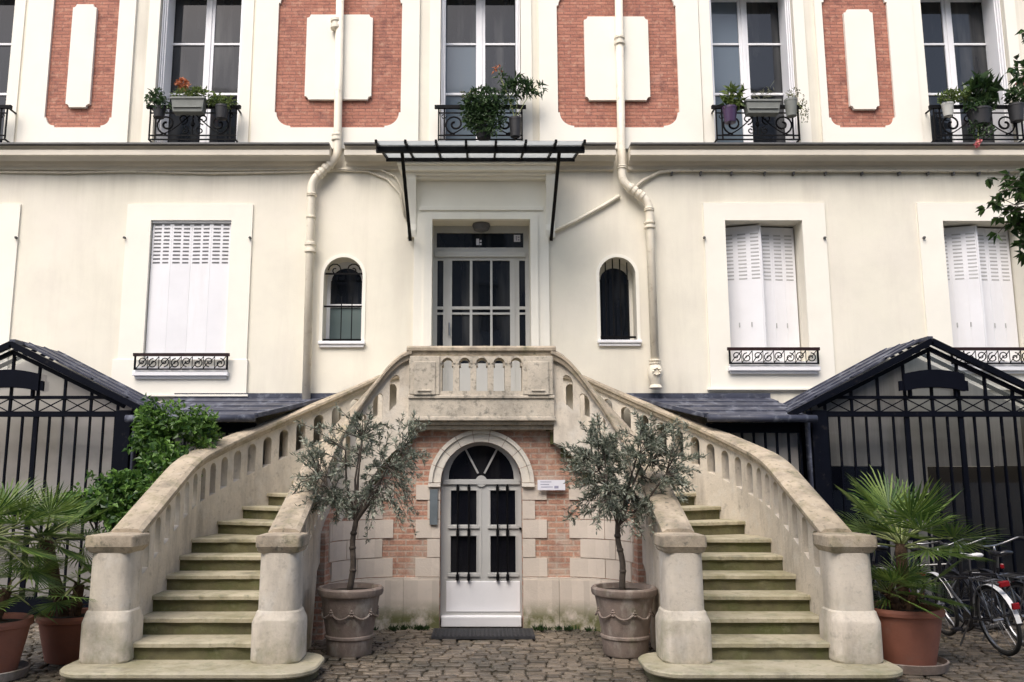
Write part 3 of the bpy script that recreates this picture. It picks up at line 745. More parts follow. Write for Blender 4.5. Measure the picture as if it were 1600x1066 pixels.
# ------------------------------------------------------------------ staircase
S = thing('double_staircase', 'weathered stone double staircase with two mirrored flights curving up to a balustraded landing', 'staircase', (0, 9.5, 0))
RISE, Z0 = .158, .127
inner = Path([(1.86, 8.05), (1.86, 8.6), (1.86, 9.2)] + bez((1.86, 9.55), (1.86, 10.12), (1.52, 10.30), (.87, 10.30), 24))
outer = Path([(3.35, 8.05), (3.35, 9.0)] + [(1.05 + 2.3 * math.cos(PI / 2 * i / 30), 10.05 + 2.3 * math.sin(PI / 2 * i / 30)) for i in range(31)])
EXPO = {}
def nstep(s, L): return s / .36 if s <= 1.8 else 5 + 9 * max(0, (s - 1.8) / (L - 1.8)) ** (1.35 if L > 4 else 1)
def nsm(s, L): return sum(nstep(min(max(s + d, -.4), L), L) for d in (-.3, -.2, -.1, 0, .1, .2, .3)) / 7
def smin(a, b, k=.16):
    h = max(0, min(1, .5 + .5 * (b - a) / k)); return b * (1 - h) + a * h - k * h * (1 - h)
def railz(L): return lambda s: smin(Z0 + RISE * (1 + nsm(s, L)) + .93, 3.33)
def s_step(k, L): return .36 * (k - 1) if k <= 6 else 1.8 + (L - 1.8) * ((k - 6) / 9) ** (1 / (1.35 if L > 4 else 1))
def pos(pth, s, t, sx):
    x, y = pth.mp(s, t); return (sx * x, y)
RAILP = [(-.15, -.03), (-.11, -.004), (0, .004), (.11, -.004), (.15, -.03), (.15, -.065), (.125, -.085), (.115, -.13), (-.115, -.13), (-.125, -.085), (-.15, -.065)]
def mirror(mp, sx): return lambda s, t: (sx * mp(s, t)[0], mp(s, t)[1])
for sx in (-1, 1):
    for k in range(1, 16):
        z = Z0 + RISE * k; mb = MB()
        sa_i, sa_o = s_step(k, inner.L), s_step(k, outer.L)
        sb_i, sb_o = (s_step(k + 1, inner.L), s_step(k + 1, outer.L)) if k < 15 else (sa_i + .05, sa_o + .05)
        def poly(e):
            q = [pos(inner, sa_i + e, .055, sx), pos(outer, sa_o + e, -.055, sx)]
            q += [pos(outer, sa_o + (sb_o - sa_o) * f, -.055, sx) for f in (.35, .7)] + [pos(outer, sb_o + .05, -.055, sx)]
            q += [pos(inner, sb_i + .04, .055, sx), pos(inner, sa_i + (sb_i - sa_i) * .5, .055, sx)]
            return q
        p = poly(.035); mb.loft([[(x, y, max(0, z - RISE - .03)) for x, y in p], [(x, y, z - .046) for x, y in p]], 1)
        # worn nosing: slightly uneven front edge
        p = poly(0); rn = random.Random(k * 7 + sx); a, b = Vector(p[0]), Vector(p[1])
        fr = [a.lerp(b, f) + Vector((0, rn.choice((0, 0, .012, .02)) * rn.random() + rn.uniform(-.006, .006))) for f in (0, .08, .17, .25, .33, .41, .5, .58, .67, .75, .83, .92, 1)]
        p = [tuple(v) for v in fr] + p[2:]
        tz = [rn.uniform(-.005, .003) for _ in p]
        mb.loft([[(x, y, z - .045) for x, y in p], [(x, y, z - .012) for x, y in p], [(x + (0), y + (.012 if i < 13 else 0), z + tz[i]) for i, (x, y) in enumerate(p)]], 0)
        mb.build('step', [m_tread, m_riser], S)
    # outer balustrade: solid string, pierced bays, handrail
    for pth, side in ((outer, 1), (inner, -1)):
        L = pth.L; rz = railz(L); mp = mirror(pth.mp, sx); s0 = .18
        hs = []; c = s0 + .32
        lim = L - .2 if side == 1 else L - .12
        sp, wd = (.27, .145) if side == 1 else (.205, .12)
        while c < lim:
            hs.append((c - wd / 2, c + wd / 2, lambda s: rz(s) - .575, lambda s, c=c: rz(c) * .5 + rz(s) * .5 - .265, 8)); c += sp
        zl = 0 if side == 1 else (lambda s: 0 if s < 1.3 else max(0, rz(s) - 1.12) if s > 1.5 else max(0, (s - 1.3) / .2 * (rz(s) - 1.12)))
        mb = MB(); cwall(mb, s0, L, zl, lambda s: rz(s) - .128, hs, mp, -.07, .07, ds=.07)
        mb.build('balustrade', m_string, S, recalc=False)
        mb = MB(); sweep(mb, lin(s0 - .02, L + (.0 if side == 1 else .03), 70), mp, RAILP, rz); mb.build('handrail', m_rail, S, recalc=True)
    # newel posts
    def rsq(cx, cy, w, d, r, z, n=5):
        o = []
        for ex, ey, a in ((1, 1, 0), (-1, 1, 90), (-1, -1, 180), (1, -1, 270)):
            o += [(cx + ex * (w / 2 - r) + r * math.cos(R(a + 90 * i / n)), cy + ey * (d / 2 - r) + r * math.sin(R(a + 90 * i / n)), z) for i in range(n + 1)]
        return o
    for cx, wb, ws, wc in ((1.85, .45, .365, .41), (3.385, .45, .385, .45)):
        cy = 8.13; cx *= sx; mb = MB(); rr = .11
        mb.loft([rsq(cx, cy, wb - .03, .44, rr, Z0 - .01), rsq(cx, cy, wb, .46, rr, Z0 + .02), rsq(cx, cy, wb, .46, rr, .47), rsq(cx, cy, wb - .02, .45, rr, .50), rsq(cx, cy, ws + .04, .40, rr, .535),
                 rsq(cx, cy, ws + .03, .385, rr, .56), rsq(cx, cy, ws, .37, rr, .575), rsq(cx, cy, ws - .01, .36, rr, 1.09)])
        po_ = mb.build('newel_post', m_string, S, smooth='auto')
        mb = MB(); r2 = .035
        mb.loft([rsq(cx, cy, ws - .01, .36, r2, 1.085), rsq(cx, cy, ws + .02, .385, r2, 1.105), rsq(cx, cy, wc - .02, .40, r2, 1.125), rsq(cx, cy, wc, .42, r2, 1.14), rsq(cx, cy, wc, .42, r2, 1.225), rsq(cx, cy, wc - .015, .41, r2, 1.24), rsq(cx, cy, wc - .2, .3, r2, 1.252)])
        mb.build('post_cap', m_rail, po_, smooth='auto')
    # bottom slab
    mb = MB(); cx = 2.56 * sx
    mb.loft([rsq(cx, 8.0, 2.14, .80, .28, -.03, 8), rsq(cx, 8.0, 2.16, .82, .28, .075, 8)], 1)
    mb.loft([rsq(cx, 8.0, 2.22, .88, .3, .076, 8), rsq(cx, 8.0, 2.24, .90, .3, .09, 8), rsq(cx, 8.0, 2.24, .90, .3, .115, 8), rsq(cx, 8.0, 2.21, .87, .29, .128, 8)])
    mb.build('bottom_step', [m_tread, m_riser], S)

# landing
mb = MB(); mb.box(-1.06, 1.06, 10.43, F - .001, ZF - .13, ZF); mb.build('landing', m_tread, S)
YL = 10.18
hs = []
zsb, zst = at(752, 611, YL)[1], at(752, 568, YL)[1]
for px in (699, 726, 753, 780, 807):
    c = at(px, 590, YL)[0]; hs.append((c - .068, c + .068, zsb, zst, 10, 1.0))
zso = at(752, 655, YL)[1]
mb = MB(); cwall(mb, -.87, .87, zso, 3.2, hs, flat(YL), 0, .24)
ls = mb.build('landing_balustrade', m_stone, S, recalc=False)
mb = MB()
for h in hs:                                           # hood mould over each opening
    c = (h[0] + h[1]) / 2; k = 10
    o = [(c - .092 * math.cos(PI * i / k), zst + .095 * math.sin(PI * i / k)) for i in range(k + 1)]; n_ = [(c - .069 * math.cos(PI * i / k), zst + .07 * math.sin(PI * i / k)) for i in range(k + 1)]
    mb.plate([o + n_[::-1]], YL - .012, YL + .01)
    for s in (-1, 1): mb.box(c + s * .05, c + s * .069, YL + .02, YL + .2, zst - .03, zst + .02)
mb.build('hood_mould', m_stone, ls)
mb = MB()
for s in (-1, 1):
    a, b = s * .5, s * .86
    mb.box(a, b, YL - .025, YL, zso + .29, 3.2); mb.box(a + s * .05, b - s * .05, YL - .04, YL - .025, zsb - .05, 3.13)
    mb.box(a + s * .1, b - s * .1, YL - .055, YL - .04, zsb - .01, zsb + .01)
mb.box(-.88, .88, YL - .02, YL, zsb - .09, zsb - .05)
mb.build('pier_panel', m_stone, ls, bevel=.008)
mb = MB()
for z0, z1, d in ((zso - .02, zso + .03, .012), (zso - .065, zso - .02, -.05), (zso - .12, zso - .065, -.11)):
    mb.box(-.89, .89, YL - d, 10.5, z0 + .0005, z1)
mb.build('landing_cornice', m_stone, ls, bevel=.01)
mb = MB(); sweep(mb, lin(-.9, .9, 4), flat(YL + .12), RAILP, lambda s: 3.33); mb.build('handrail', m_rail, S)

# cellar wall below the landing, with the arched door
NY, NR, NXC = 10.42, .75, .98
def nm(s, t):
    q = abs(s); sg = 1 if s >= 0 else -1
    if q <= NXC: return (s, NY + t)
    a = (q - NXC) / NR
    return (sg * (NXC + (NR + t) * math.sin(a)), NY - NR + (NR + t) * math.cos(a))
SE = NXC + NR * PI / 2
ZS = 1.69; DR = .49
def ntop(s):
    q = abs(s)
    if q <= NXC: return 2.42
    f = (q - NXC) / (SE - NXC); return 2.42 - 1.35 * max(0, f - .05) ** 1.0
mb = MB(); cwall(mb, -SE, SE, -.02, ntop, [(-DR, DR, -.02, ZS, 20)], nm, 0, .12, ds=.08)
cw = mb.build('cellar_wall', m_bricklo, S, recalc=False)
# stone blocks
CH = .224; PB = .587; gap = .005
def block(s0, s1, z0, z1, pr=.014):
    if s0 > s1: s0, s1 = s1, s0
    mb = MB(); cwall(mb, s0 + gap, s1 - gap, z0 + gap, z1 - gap, [], nm, -pr - random.random() * .004, .05, ds=.1); mb.build('ashlar_block', m_ashlar, cw, recalc=False)
for sg in (-1, 1):
    for c in range(5):
        z0 = PB + CH * c; z1 = min(z0 + CH, ZS - .02); lng = c % 2 == 0
        block(sg * DR, sg * (.79 if lng else .65), z0, z1)
        a = 1.05 if lng else 1.18
        cuts = [a] + ([1.5, 1.95] if lng else [1.66]) + [2.02 if c % 3 else 1.97]
        cuts = [q for q in cuts if q <= 2.03]
        for p, q in zip(cuts, cuts[1:]):
            if q - p > .05 and z1 < ntop(q) - .02: block(sg * p, sg * q, z0, z1)
for sg in (-1, 1):
    for p, q in ((DR + .005, .92), (.92, 1.45), (1.45, 2.02)): 
        mb = MB(); cwall(mb, *sorted((sg * (p + .002), sg * (q - .002))), -.02, PB - .03, [], nm, -.045, .05, ds=.08)
        cwall(mb, *sorted((sg * (p + .002), sg * (q - .002))), PB - .03, PB - .004, [], nm, -.035, .05, ds=.08)
        mb.build('plinth', m_ashlar, cw, recalc=False)
mb = MB(); nv = 9
for i in range(nv):
    a0, a1 = PI * i / nv + .006, PI * (i + 1) / nv - .006
    for r0, r1, pr in ((DR, .585, .03), (.588, .635, .055)):
        n_ = 5; o = [(r1 * math.cos(a0 + (a1 - a0) * k / n_), ZS + r1 * math.sin(a0 + (a1 - a0) * k / n_)) for k in range(n_ + 1)]
        q = [(r0 * math.cos(a1 - (a1 - a0) * k / n_), ZS + r0 * math.sin(a1 - (a1 - a0) * k / n_)) for k in range(n_ + 1)]
        mb.plate([o + q], NY - pr, NY + .06)
for s in (-1, 1): mb.box(s * DR, s * .64, NY - .06, NY + .05, ZS - .05, ZS - .006)
mb.build('arch_ring', m_arch, cw, bevel=.004)
# door leaf, fanlight
Y = NY + .13
mb = MB()
d = lambda px: at(px, 830, Y)[0]
zz = lambda py: at(752, py, Y)[1]
xs = [d(p) for p in (704.5, 744.5, 766.5, 805.5)]
hs = [(xs[0], xs[1], zz(820), zz(767)), (xs[2], xs[3], zz(820), zz(767)), (xs[0], xs[1], zz(895), zz(838)), (xs[2], xs[3], zz(895), zz(838))]
fan = (-.40, .40, zz(749), zz(749) + .012, 16, 1.0)
cwall(mb, -DR, DR, .09, lambda s: ZS + math.sqrt(max(0, DR * DR - s * s)) + .02, hs + [fan], flat(Y), 0, .05, ds=.05)
cd = mb.build('cellar_door', m_greydoor, S, recalc=False)
mb = MB()
mb.box(-.47, .47, Y - .025, Y - .0005, zz(757), zz(750))
for h in hs:
    mb.box(h[0] - .035, h[1] + .035, Y - .02, Y - .0005, h[2] - .045, h[2] - .008); 
    for e in (h[0] - .014, h[1] + .002): mb.box(e, e + .012, Y - .012, Y - .0005, h[2] - .005, h[3] + .005)
    mb.box(h[0] - .014, h[1] + .014, Y - .012, Y - .0005, h[3] + .004, h[3] + .016)
mb.box(-.006, .006, Y - .008, Y - .0005, .1, zz(760))
for a in (62, 118):
    mb.bar((.08 * math.cos(R(a)), Y + .02, zz(749) + .08 * math.sin(R(a))), (.41 * math.cos(R(a)), Y + .02, zz(749) + .41 * math.sin(R(a))), .024, .04, up=(0, 1, 0))
mb.lathe([(.07, 0), (.07, .02)], 0, 0, 16); mb.v[-32:] = [(a, Y - .022 + c, zz(752) + b) for a, b, c in mb.v[-32:]]
mb.build('door_moulding', m_greydoor, cd, bevel=.003)
for h in hs:
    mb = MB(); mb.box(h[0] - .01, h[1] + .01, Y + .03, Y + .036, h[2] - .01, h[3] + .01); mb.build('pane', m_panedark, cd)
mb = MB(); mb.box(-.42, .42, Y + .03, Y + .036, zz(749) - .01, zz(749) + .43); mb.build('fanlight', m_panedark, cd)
for px in (715, 732.5, 777.5, 793):
    x = at(px, 830, Y - .05)[0]
    mb = MB(); mb.tube([(x, Y - .05, at(752, 757, Y)[1]), (x, Y - .05, at(752, 907, Y)[1])], .011, 8)
    for py in (764, 832, 901): 
        z = at(752, py, Y)[1]; mb.box(x - .018, x + .018, Y - .062, Y - .0005, z - .035, z + .03)
    mb.build('door_bar', m_iron, cd)
mb = MB(); mb.box(at(697, 930, Y)[0], at(813, 930, Y)[0], Y - .015, Y - .0005, .17, zz(908)); mb.build('kick_panel', m_white, cd, bevel=.006)
mb = MB(); mb.box(-.475, .475, Y - .12, Y + .04, .01, .13); mb.build('threshold', m_white, cd, bevel=.01)
mb = MB(); mb.lathe([(.012, 0), (.016, .01), (.016, .03), (.008, .04)], 0, 0, 10); x, z = at(813, 826, Y)
mb.v = [(x + a, Y - c, z + b) for a, b, c in mb.v]; mb.build('door_knob', m_iron, cd)

# signs and mat
r_ = rect(840, 750, 883, 766, NY - .07); mb = MB(); mb.box(r_[0], r_[1], NY - .075, NY - .06, r_[2], r_[3])
for i, (a, b) in enumerate(((.1, .5), (.1, .42), (.12, .55))): mb.box(r_[0] + (r_[1] - r_[0]) * a, r_[0] + (r_[1] - r_[0]) * b, NY - .0765, NY - .0745, r_[3] - .028 - i * .03, r_[3] - .02 - i * .03, 1)
mb.box(r_[0] + .2, r_[0] + .25, NY - .0765, NY - .0745, r_[2] + .02, r_[2] + .05, 1)
tag(mb.build('wall_sign', [m_signw, m_signtxt], bevel=0), 'small white enamel sign on the bricks right of the arched door', 'sign')
r_ = rect(671.5, 765, 684, 820, NY - .03); mb = MB(); mb.box(r_[0], r_[1], NY - .045, NY - .025, r_[2], r_[3])
tag(mb.build('wall_plaque', m_plaque, bevel=.003), 'narrow upright grey blue plaque on the stone jamb left of the arched door', 'plaque')
mb = MB(); mb.box(-.55, .59, 9.72, 10.22, .005, .035)
for i in range(24):
    for j in range(7): mb.box(-.53 + i * .046, -.505 + i * .046, 9.74 + j * .067, 9.785 + j * .067, .034, .042)
tag(mb.build('doormat', m_mat, bevel=0), 'black rubber doormat lying on the cobbles before the arched door', 'doormat')

# ------------------------------------------------------------------ glazed porches
def porch(sx, ax, label, AZ=3.58, dark=True):
    """iron and glass porch with a slate gable, its low link wall running to the stairs"""
    YF, EZ = 11.2, 2.60
    hw = 1.95; fw = 1.42
    T = thing('glazed_porch', label, 'porch', (sx * ax, YF, 0))
    X = lambda u: sx * (ax + u)               # u > 0 outwards
    slope = (AZ - EZ) / hw
    rz = lambda u: AZ - abs(u) * slope
    mb = MB(); mb.add([(X(.02), YF - .08, rz(0)), (X(hw), YF - .08, EZ), (X(hw), F - .002, EZ), (X(.02), F - .002, rz(0))], [(0, 1, 2, 3)]); mb.build('roof_glass', m_glass, T, recalc=False)
    mb = MB()
    for q in range(5): mb.bar((X(.02), YF - .06 + q * .32, rz(0) - .03), (X(hw), YF - .06 + q * .32, EZ - .03), .03, .05)
    mb.build('roof_bars', m_navy, T)
    for s in (-1, 1):                           # slate slope towards the stairs, barge boards on both
        mb = MB(); a, b = 0, s * hw
        for j in range(4):
            u0, u1 = a + (b - a) * j / 4, a + (b - a) * (j + 1) / 4 + s * .03
            d = .012 * (4 - j)
            mb.hexa([(X(u0), YF + .14, rz(u0) + d - .05), (X(u1), YF + .14, rz(u1) + d - .06), (X(u1), F - .001, rz(u1) + d - .06), (X(u0), F - .001, rz(u0) + d - .05)],
                    [(X(u0), YF + .14, rz(u0) + d - .02), (X(u1), YF + .14, rz(u1) + d - .03), (X(u1), F - .001, rz(u1) + d - .03), (X(u0), F - .001, rz(u0) + d - .02)])
        for j in range(3):                      # standing seams
            v = YF + .3 + j * .4
            mb.bar((X(s * .02), v, rz(0) + .02), (X(s * hw), v, rz(hw) - .01), .025, .03)
        if s < 0: mb.build('roof', m_zinc, T)
        mb = MB(); mb.bar((X(0), YF - .1, AZ - .055), (X(s * (hw - .02)), YF - .1, EZ - .05), .06, .08); mb.bar((X(0), YF - .03, AZ - .15), (X(s * (fw + .1)), YF - .03, rz(fw + .1) - .14), .05, .05)
        mb.build('barge_board', m_navy, T)
    mb = MB(); mb.bar((X(0), YF - .08, AZ - .01), (X(0), F - .002, AZ - .01), .07, .05); mb.build('ridge', m_zinc, T)
    mb = MB()                                   # iron frame
    zt, zb = 2.79, 2.57
    mb.box(X(-fw), X(fw), YF - .03, YF + .03, zt - .02, zt + .02); mb.box(X(-fw), X(fw), YF - .035, YF + .035, zb - .035, zb + .035)
    nb = 8; bw = 2 * fw / nb
    for i in range(nb + 1):
        u = -fw + bw * i; top = rz(u) - .13
        if top > zb: mb.box(X(u) - .014, X(u) + .014, YF - .02, YF + .02, zb, top)
        if i < nb:
            for p, q in ((zb + .03, zt - .02), (zt - .02, zb + .03)): mb.bar((X(u + .014), YF - .004, p), (X(u + bw - .014), YF + .004, q), .013, .013)
    for i in range(2 * nb + 1):
        u = -fw + bw / 2 * i
        w_ = .03 if i in (0, 6, 10, 16) else .010
        mb.box(X(u) - w_, X(u) + w_, YF - .02, YF + .02, 0, zb - .03)
    mb.box(X(-fw), X(fw), YF - .022, YF + .022, 0, .25); mb.box(X(-fw), X(fw), YF - .018, YF + .018, .95, 1.0)
    mb.build('frame', m_navy, T)
    mb = MB(); mb.add([(X(-fw), YF + .005, .25), (X(fw), YF + .005, .25), (X(fw), YF + .005, rz(fw) - .1), (X(0), YF + .005, AZ - .1), (X(-fw), YF + .005, rz(fw) - .1)], [(0, 1, 2, 3, 4)])
    mb.build('glass', m_glass, T, recalc=False)
    mb = MB()                                   # corner pilasters, downpipe and side cheeks
    for s in (-1, 1):
        mb = MB(); mb.box(X(s * fw), X(s * (fw + .2)), YF - .06, YF + .14, 0, EZ + .02)
        mb.box(X(s * (fw + .1)), X(s * (fw + .14)), YF + .141, F - .002, 0, EZ); mb.build('pilaster', m_navy, T, bevel=.006)
    mb = MB(); mb.tube([(X(-fw - .25), YF - .02, 0), (X(-fw - .25), YF - .02, EZ - .12), (X(-hw + .1), YF - .1, EZ - .06)], .035, 10); mb.build('downpipe', m_zinc, T, smooth=True)
    k = 12                                      # curved blank name board
    hb, cw_, ch = .40, .05, .115
    up = [(X(-hb + 2 * hb * i / k), 2.98 + ch + .055 * math.sin(PI * i / k)) for i in range(k + 1)]
    dn = [(X(-hb + 2 * hb * i / k), 2.98 - ch + .055 * math.sin(PI * i / k)) for i in range(k + 1)]
    lo = [(X(-hb - cw_ + 2 * (hb + cw_) * i / k), 2.94 + .045 * math.sin(PI * i / k)) for i in range(k + 1)]
    mb = MB(); mb.plate([up + dn[::-1]], YF - .10, YF - .05)
    a_ = [(x, z + .06) for x, z in lo]; b_ = [(x, z - .07) for x, z in lo]; mb.plate([a_ + b_[::-1]], YF - .075, YF - .035)
    for s in (-.3, .3): mb.box(X(s) - .015, X(s) + .015, YF - .06, YF, 2.8, 2.95)
    mb.build('name_board', m_slate, T)
    YI = YF + .45
    mb = MB(); mb.plate([[(X(-fw), .02), (X(fw), .02), (X(fw), rz(fw) - .16), (X(0), AZ - .16), (X(-fw), rz(fw) - .16)]] if not dark else [[(X(-fw), 1.9), (X(-.5), 1.9), (X(-.5), .01), (X(.1), .01), (X(.1), 1.9), (X(fw), 1.9), (X(fw), rz(fw) - .16), (X(0), AZ - .16), (X(-fw), rz(fw) - .16)]], YI, YI + .05)
    mb.build('inner_backing', m_inner2 if dark else m_inner, T)  # backing added close behind the glass, where front light brightens it
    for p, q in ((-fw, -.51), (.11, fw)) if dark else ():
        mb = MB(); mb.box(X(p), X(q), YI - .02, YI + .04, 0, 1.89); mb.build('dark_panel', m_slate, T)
    # link wall with its low zinc roof
    u0, u1 = -(ax - 2.98), -fw - .32
    yl = YF + .08
    mb = MB(); mb.box(X(u0), X(u1), yl - .03, yl + .03, 2.33, 2.46); mb.box(X(u0), X(u1), yl - .03, yl + .03, 0, .3)
    n_ = 8
    for i in range(n_ + 1):
        u = u0 + (u1 - u0) * i / n_; mb.box(X(u) - .012, X(u) + .012, yl - .02, yl + .02, .3, 2.33)
    mb.build('link_frame', m_navy, T)
    mb = MB(); mb.add([(X(u0), yl, .3), (X(u1), yl, .3), (X(u1), yl, 2.33), (X(u0), yl, 2.33)], [(0, 1, 2, 3)]); mb.build('link_glass', m_glass, T, recalc=False)
    mb = MB(); mb.box(X(u0), X(u1), yl + .10, yl + .14, 1.75, 2.33); mb.build('link_backing', m_inner, T)  # pale strip added just behind the link glass so front light reaches it
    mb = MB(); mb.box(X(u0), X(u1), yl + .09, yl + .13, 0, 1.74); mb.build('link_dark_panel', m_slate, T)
    ub = -(ax - 2.12); ue = -hw + .25
    mb = MB()
    for j in range(4):
        y0, y1 = F - .002 + (YF - .1 - F) * j / 4, F + (YF - .12 - F) * (j + 1) / 4
        za, zb2 = 2.90 - .36 * j / 4, 2.90 - .36 * (j + 1) / 4
        ua, uc = ub + (u0 - .05 - ub) * j / 4, ub + (u0 - .05 - ub) * (j + 1) / 4
        e = .012 * (3 - j) * 0 + .014
        mb.hexa([(X(uc), y1 - .02, zb2 - .03), (X(ue), y1 - .02, zb2 - .03), (X(ue), y0, za - .03), (X(ua), y0, za - .03)],
                [(X(uc), y1 - .02, zb2 + .012), (X(ue), y1 - .02, zb2 + .012), (X(ue), y0, za), (X(ua), y0, za)])
    mb.bar((X(ub - .02), F - .03, 2.93), (X(ue), F - .03, 2.93), .03, .07)
    mb.bar((X(ub), F - .05, 2.92), (X(u0 - .05), YF - .1, 2.55), .07, .05)
    mb.build('link_roof', m_zinc, T)
    mb = MB(); mb.tube([(X(u0 - .05), YF - .16, 2.51), (X(ue + .1), YF - .16, 2.50)], .05, 10); mb.build('gutter', m_zinc, T, smooth=True)
    return T
porch(1, 5.94, 'dark iron glazed porch with slate gable to the right of the stairs, behind the bicycles')
porch(-1, 6.2, 'dark iron glazed porch with slate gable left of the stairs, behind the green shrub', 3.54, False)

# ------------------------------------------------------------------ plants
def rdir(rn):
    z = rn.uniform(-1, 1); a = rn.uniform(0, 2 * PI); q = math.sqrt(1 - z * z); return Vector((q * math.cos(a), q * math.sin(a), z))
def olive(loc, label, seed, crown_c, crown_r, nbr, nleaf, lean, lobes):
    rn = random.Random(seed); x, y, _ = loc
    T = thing('potted_olive_tree', label, 'olive tree', loc, 'potted olive trees flanking the arched door')
    mb = MB(); mb.lathe([(.215, 0), (.225, .02), (.235, .155), (.25, .17), (.25, .19), (.235, .2), (.262, .34), (.285, .5), (.298, .57), (.325, .585), (.335, .61), (.335, .645), (.32, .662), (.285, .66), (.27, .60)], x, y, 40, cap=(True, False))
    for k in range(8):
        a0 = 2 * PI * k / 8 + .2
        pts = [(x + (.272 + .02 * math.sin(PI * i / 8)) * math.cos(a0 + PI / 4 * i / 8), y + (.272 + .02 * math.sin(PI * i / 8)) * math.sin(a0 + PI / 4 * i / 8), .43 - .055 * math.sin(PI * i / 8)) for i in range(9)]
        mb.tube(pts, .011, 6)
        for q in ((0, .02), (.03, 0), (-.03, 0), (0, -.03)):
            c = Vector((x + .275 * math.cos(a0 + q[0]), y + .275 * math.sin(a0 + q[0]), .435 + q[1])); mb.lathe([(.004, c.z - .02), (.019, c.z), (.004, c.z + .02)], c.x, c.y, 8)
    po = mb.build('pot', m_oldpot, T, smooth='auto')
    mb = MB(); mb.lathe([(.275, .60), (.275, .612), (.02, .625)], x, y, 24); mb.build('soil', m_soil, T)
    cc = Vector(crown_c); top = Vector((x + lean, y, cc.z - crown_r[2] * .62))
    mb = MB()
    tp = [(x + lean * f + .012 * math.sin(f * 9 + seed), y + .01 * math.cos(f * 7), .6 + (top.z - .6) * f) for f in lin(0, 1, 10)]
    mb.tube(tp, [.034 - .008 * f for f in lin(0, 1, 10)], 9)
    for f in (.35, .6, .8):
        p = tp[int(f * 10)]; mb.lathe([(.03, p[2] - .02), (.037, p[2]), (.03, p[2] + .02)], p[0], p[1], 9)
    mb.build('trunk', m_bark, T, smooth=True)
    br = MB(); lf = MB(); top = Vector(tp[-1]); ends = []
    limbs = 9
    for i in range(limbs):
        a = 2 * PI * i / limbs + rn.uniform(-.3, .3); el = rn.uniform(.1, 1.2)
        d = Vector((math.cos(a) * math.cos(el), math.sin(a) * math.cos(el), math.sin(el)))
        e = cc + Vector((d.x * crown_r[0], d.y * crown_r[1], (d.z - .35) * crown_r[2])) * rn.uniform(.45, .62)
        m_ = top.lerp(e, .5) + Vector((0, 0, -.03)) + rdir(rn) * .05
        br.tube([top - Vector((0, 0, .03)), top.lerp(m_, .5), m_, e], [.02, .016, .012, .007], 6); ends.append((m_, e))
    twigs = []
    for i in range(nbr):
        lx, lz, lrx, lrz = rn.choices(lobes, [q[2] * q[3] for q in lobes])[0]
        d = rdir(rn) * (rn.random() ** .45); wx, wz = at(lx, lz, y)
        t = Vector((wx + d.x * lrx / 148, y + rn.uniform(-.55, .55) * crown_r[1] * math.sqrt(max(.1, 1 - d.x * d.x)), wz + d.z * lrz / 148))
        s = min((m__.lerp(e__, f) for m__, e__ in ends for f in (.2, .6, 1)), key=lambda v: (v - t).length * rn.uniform(.8, 1.4))
        L = (t - s).length
        m2 = s.lerp(t, .5) + Vector((0, 0, .06 * L)) + rdir(rn) * .04
        t2 = t + Vector((0, 0, -.08 * rn.random()))
        br.tube([s, m2, t2], [.006, .004, .002], 4); twigs.append((s, m2, t2))
    per = nleaf // nbr
    for s, m2, t in twigs:
        for k in range(per):
            f = rn.uniform(.2, 1.0) ** .8
            p = s.lerp(m2, f * 2) if f < .5 else m2.lerp(t, f * 2 - 1)
            ax = (t - s).normalized(); d = (rdir(rn) + ax * .9 + Vector((0, 0, .1)))
            lf.leaf(p + rdir(rn) * .012, d, rdir(rn), rn.uniform(.04, .075), rn.uniform(.011, .018), .15)
    br.build('branches', m_bark, T, recalc=False); lf.build('crown', m_olive, T, recalc=False)
    return T
def cpos(px, py, Y): x, z = at(px, py, Y); return (x, Y, z)
ly = 8.98
olive((at(546, 1000, ly)[0], ly, 0), 'potted olive tree with the thinner see-through crown, left of the arched door', 11, cpos(568, 730, ly), (.86, .75, .85), 190, 7200, .03,
      [(600, 660, 62, 36), (545, 655, 40, 30), (500, 690, 48, 48), (495, 775, 58, 48), (632, 785, 45, 46), (570, 735, 70, 48), (645, 720, 36, 40), (555, 790, 40, 30), (590, 828, 28, 12), (655, 655, 22, 18)])
olive((at(977, 1000, ly)[0], ly, 0), 'potted olive tree with the fuller rounder crown, right of the arched door', 23, cpos(982, 738, ly), (.9, .8, .82), 270, 12500, -.05,
      [(1005, 680, 88, 46), (930, 690, 55, 46), (970, 740, 90, 58), (1070, 735, 42, 46), (890, 715, 26, 46), (897, 800, 26, 24), (1010, 795, 62, 38), (945, 790, 40, 30), (985, 830, 24, 18), (925, 650, 30, 16)])

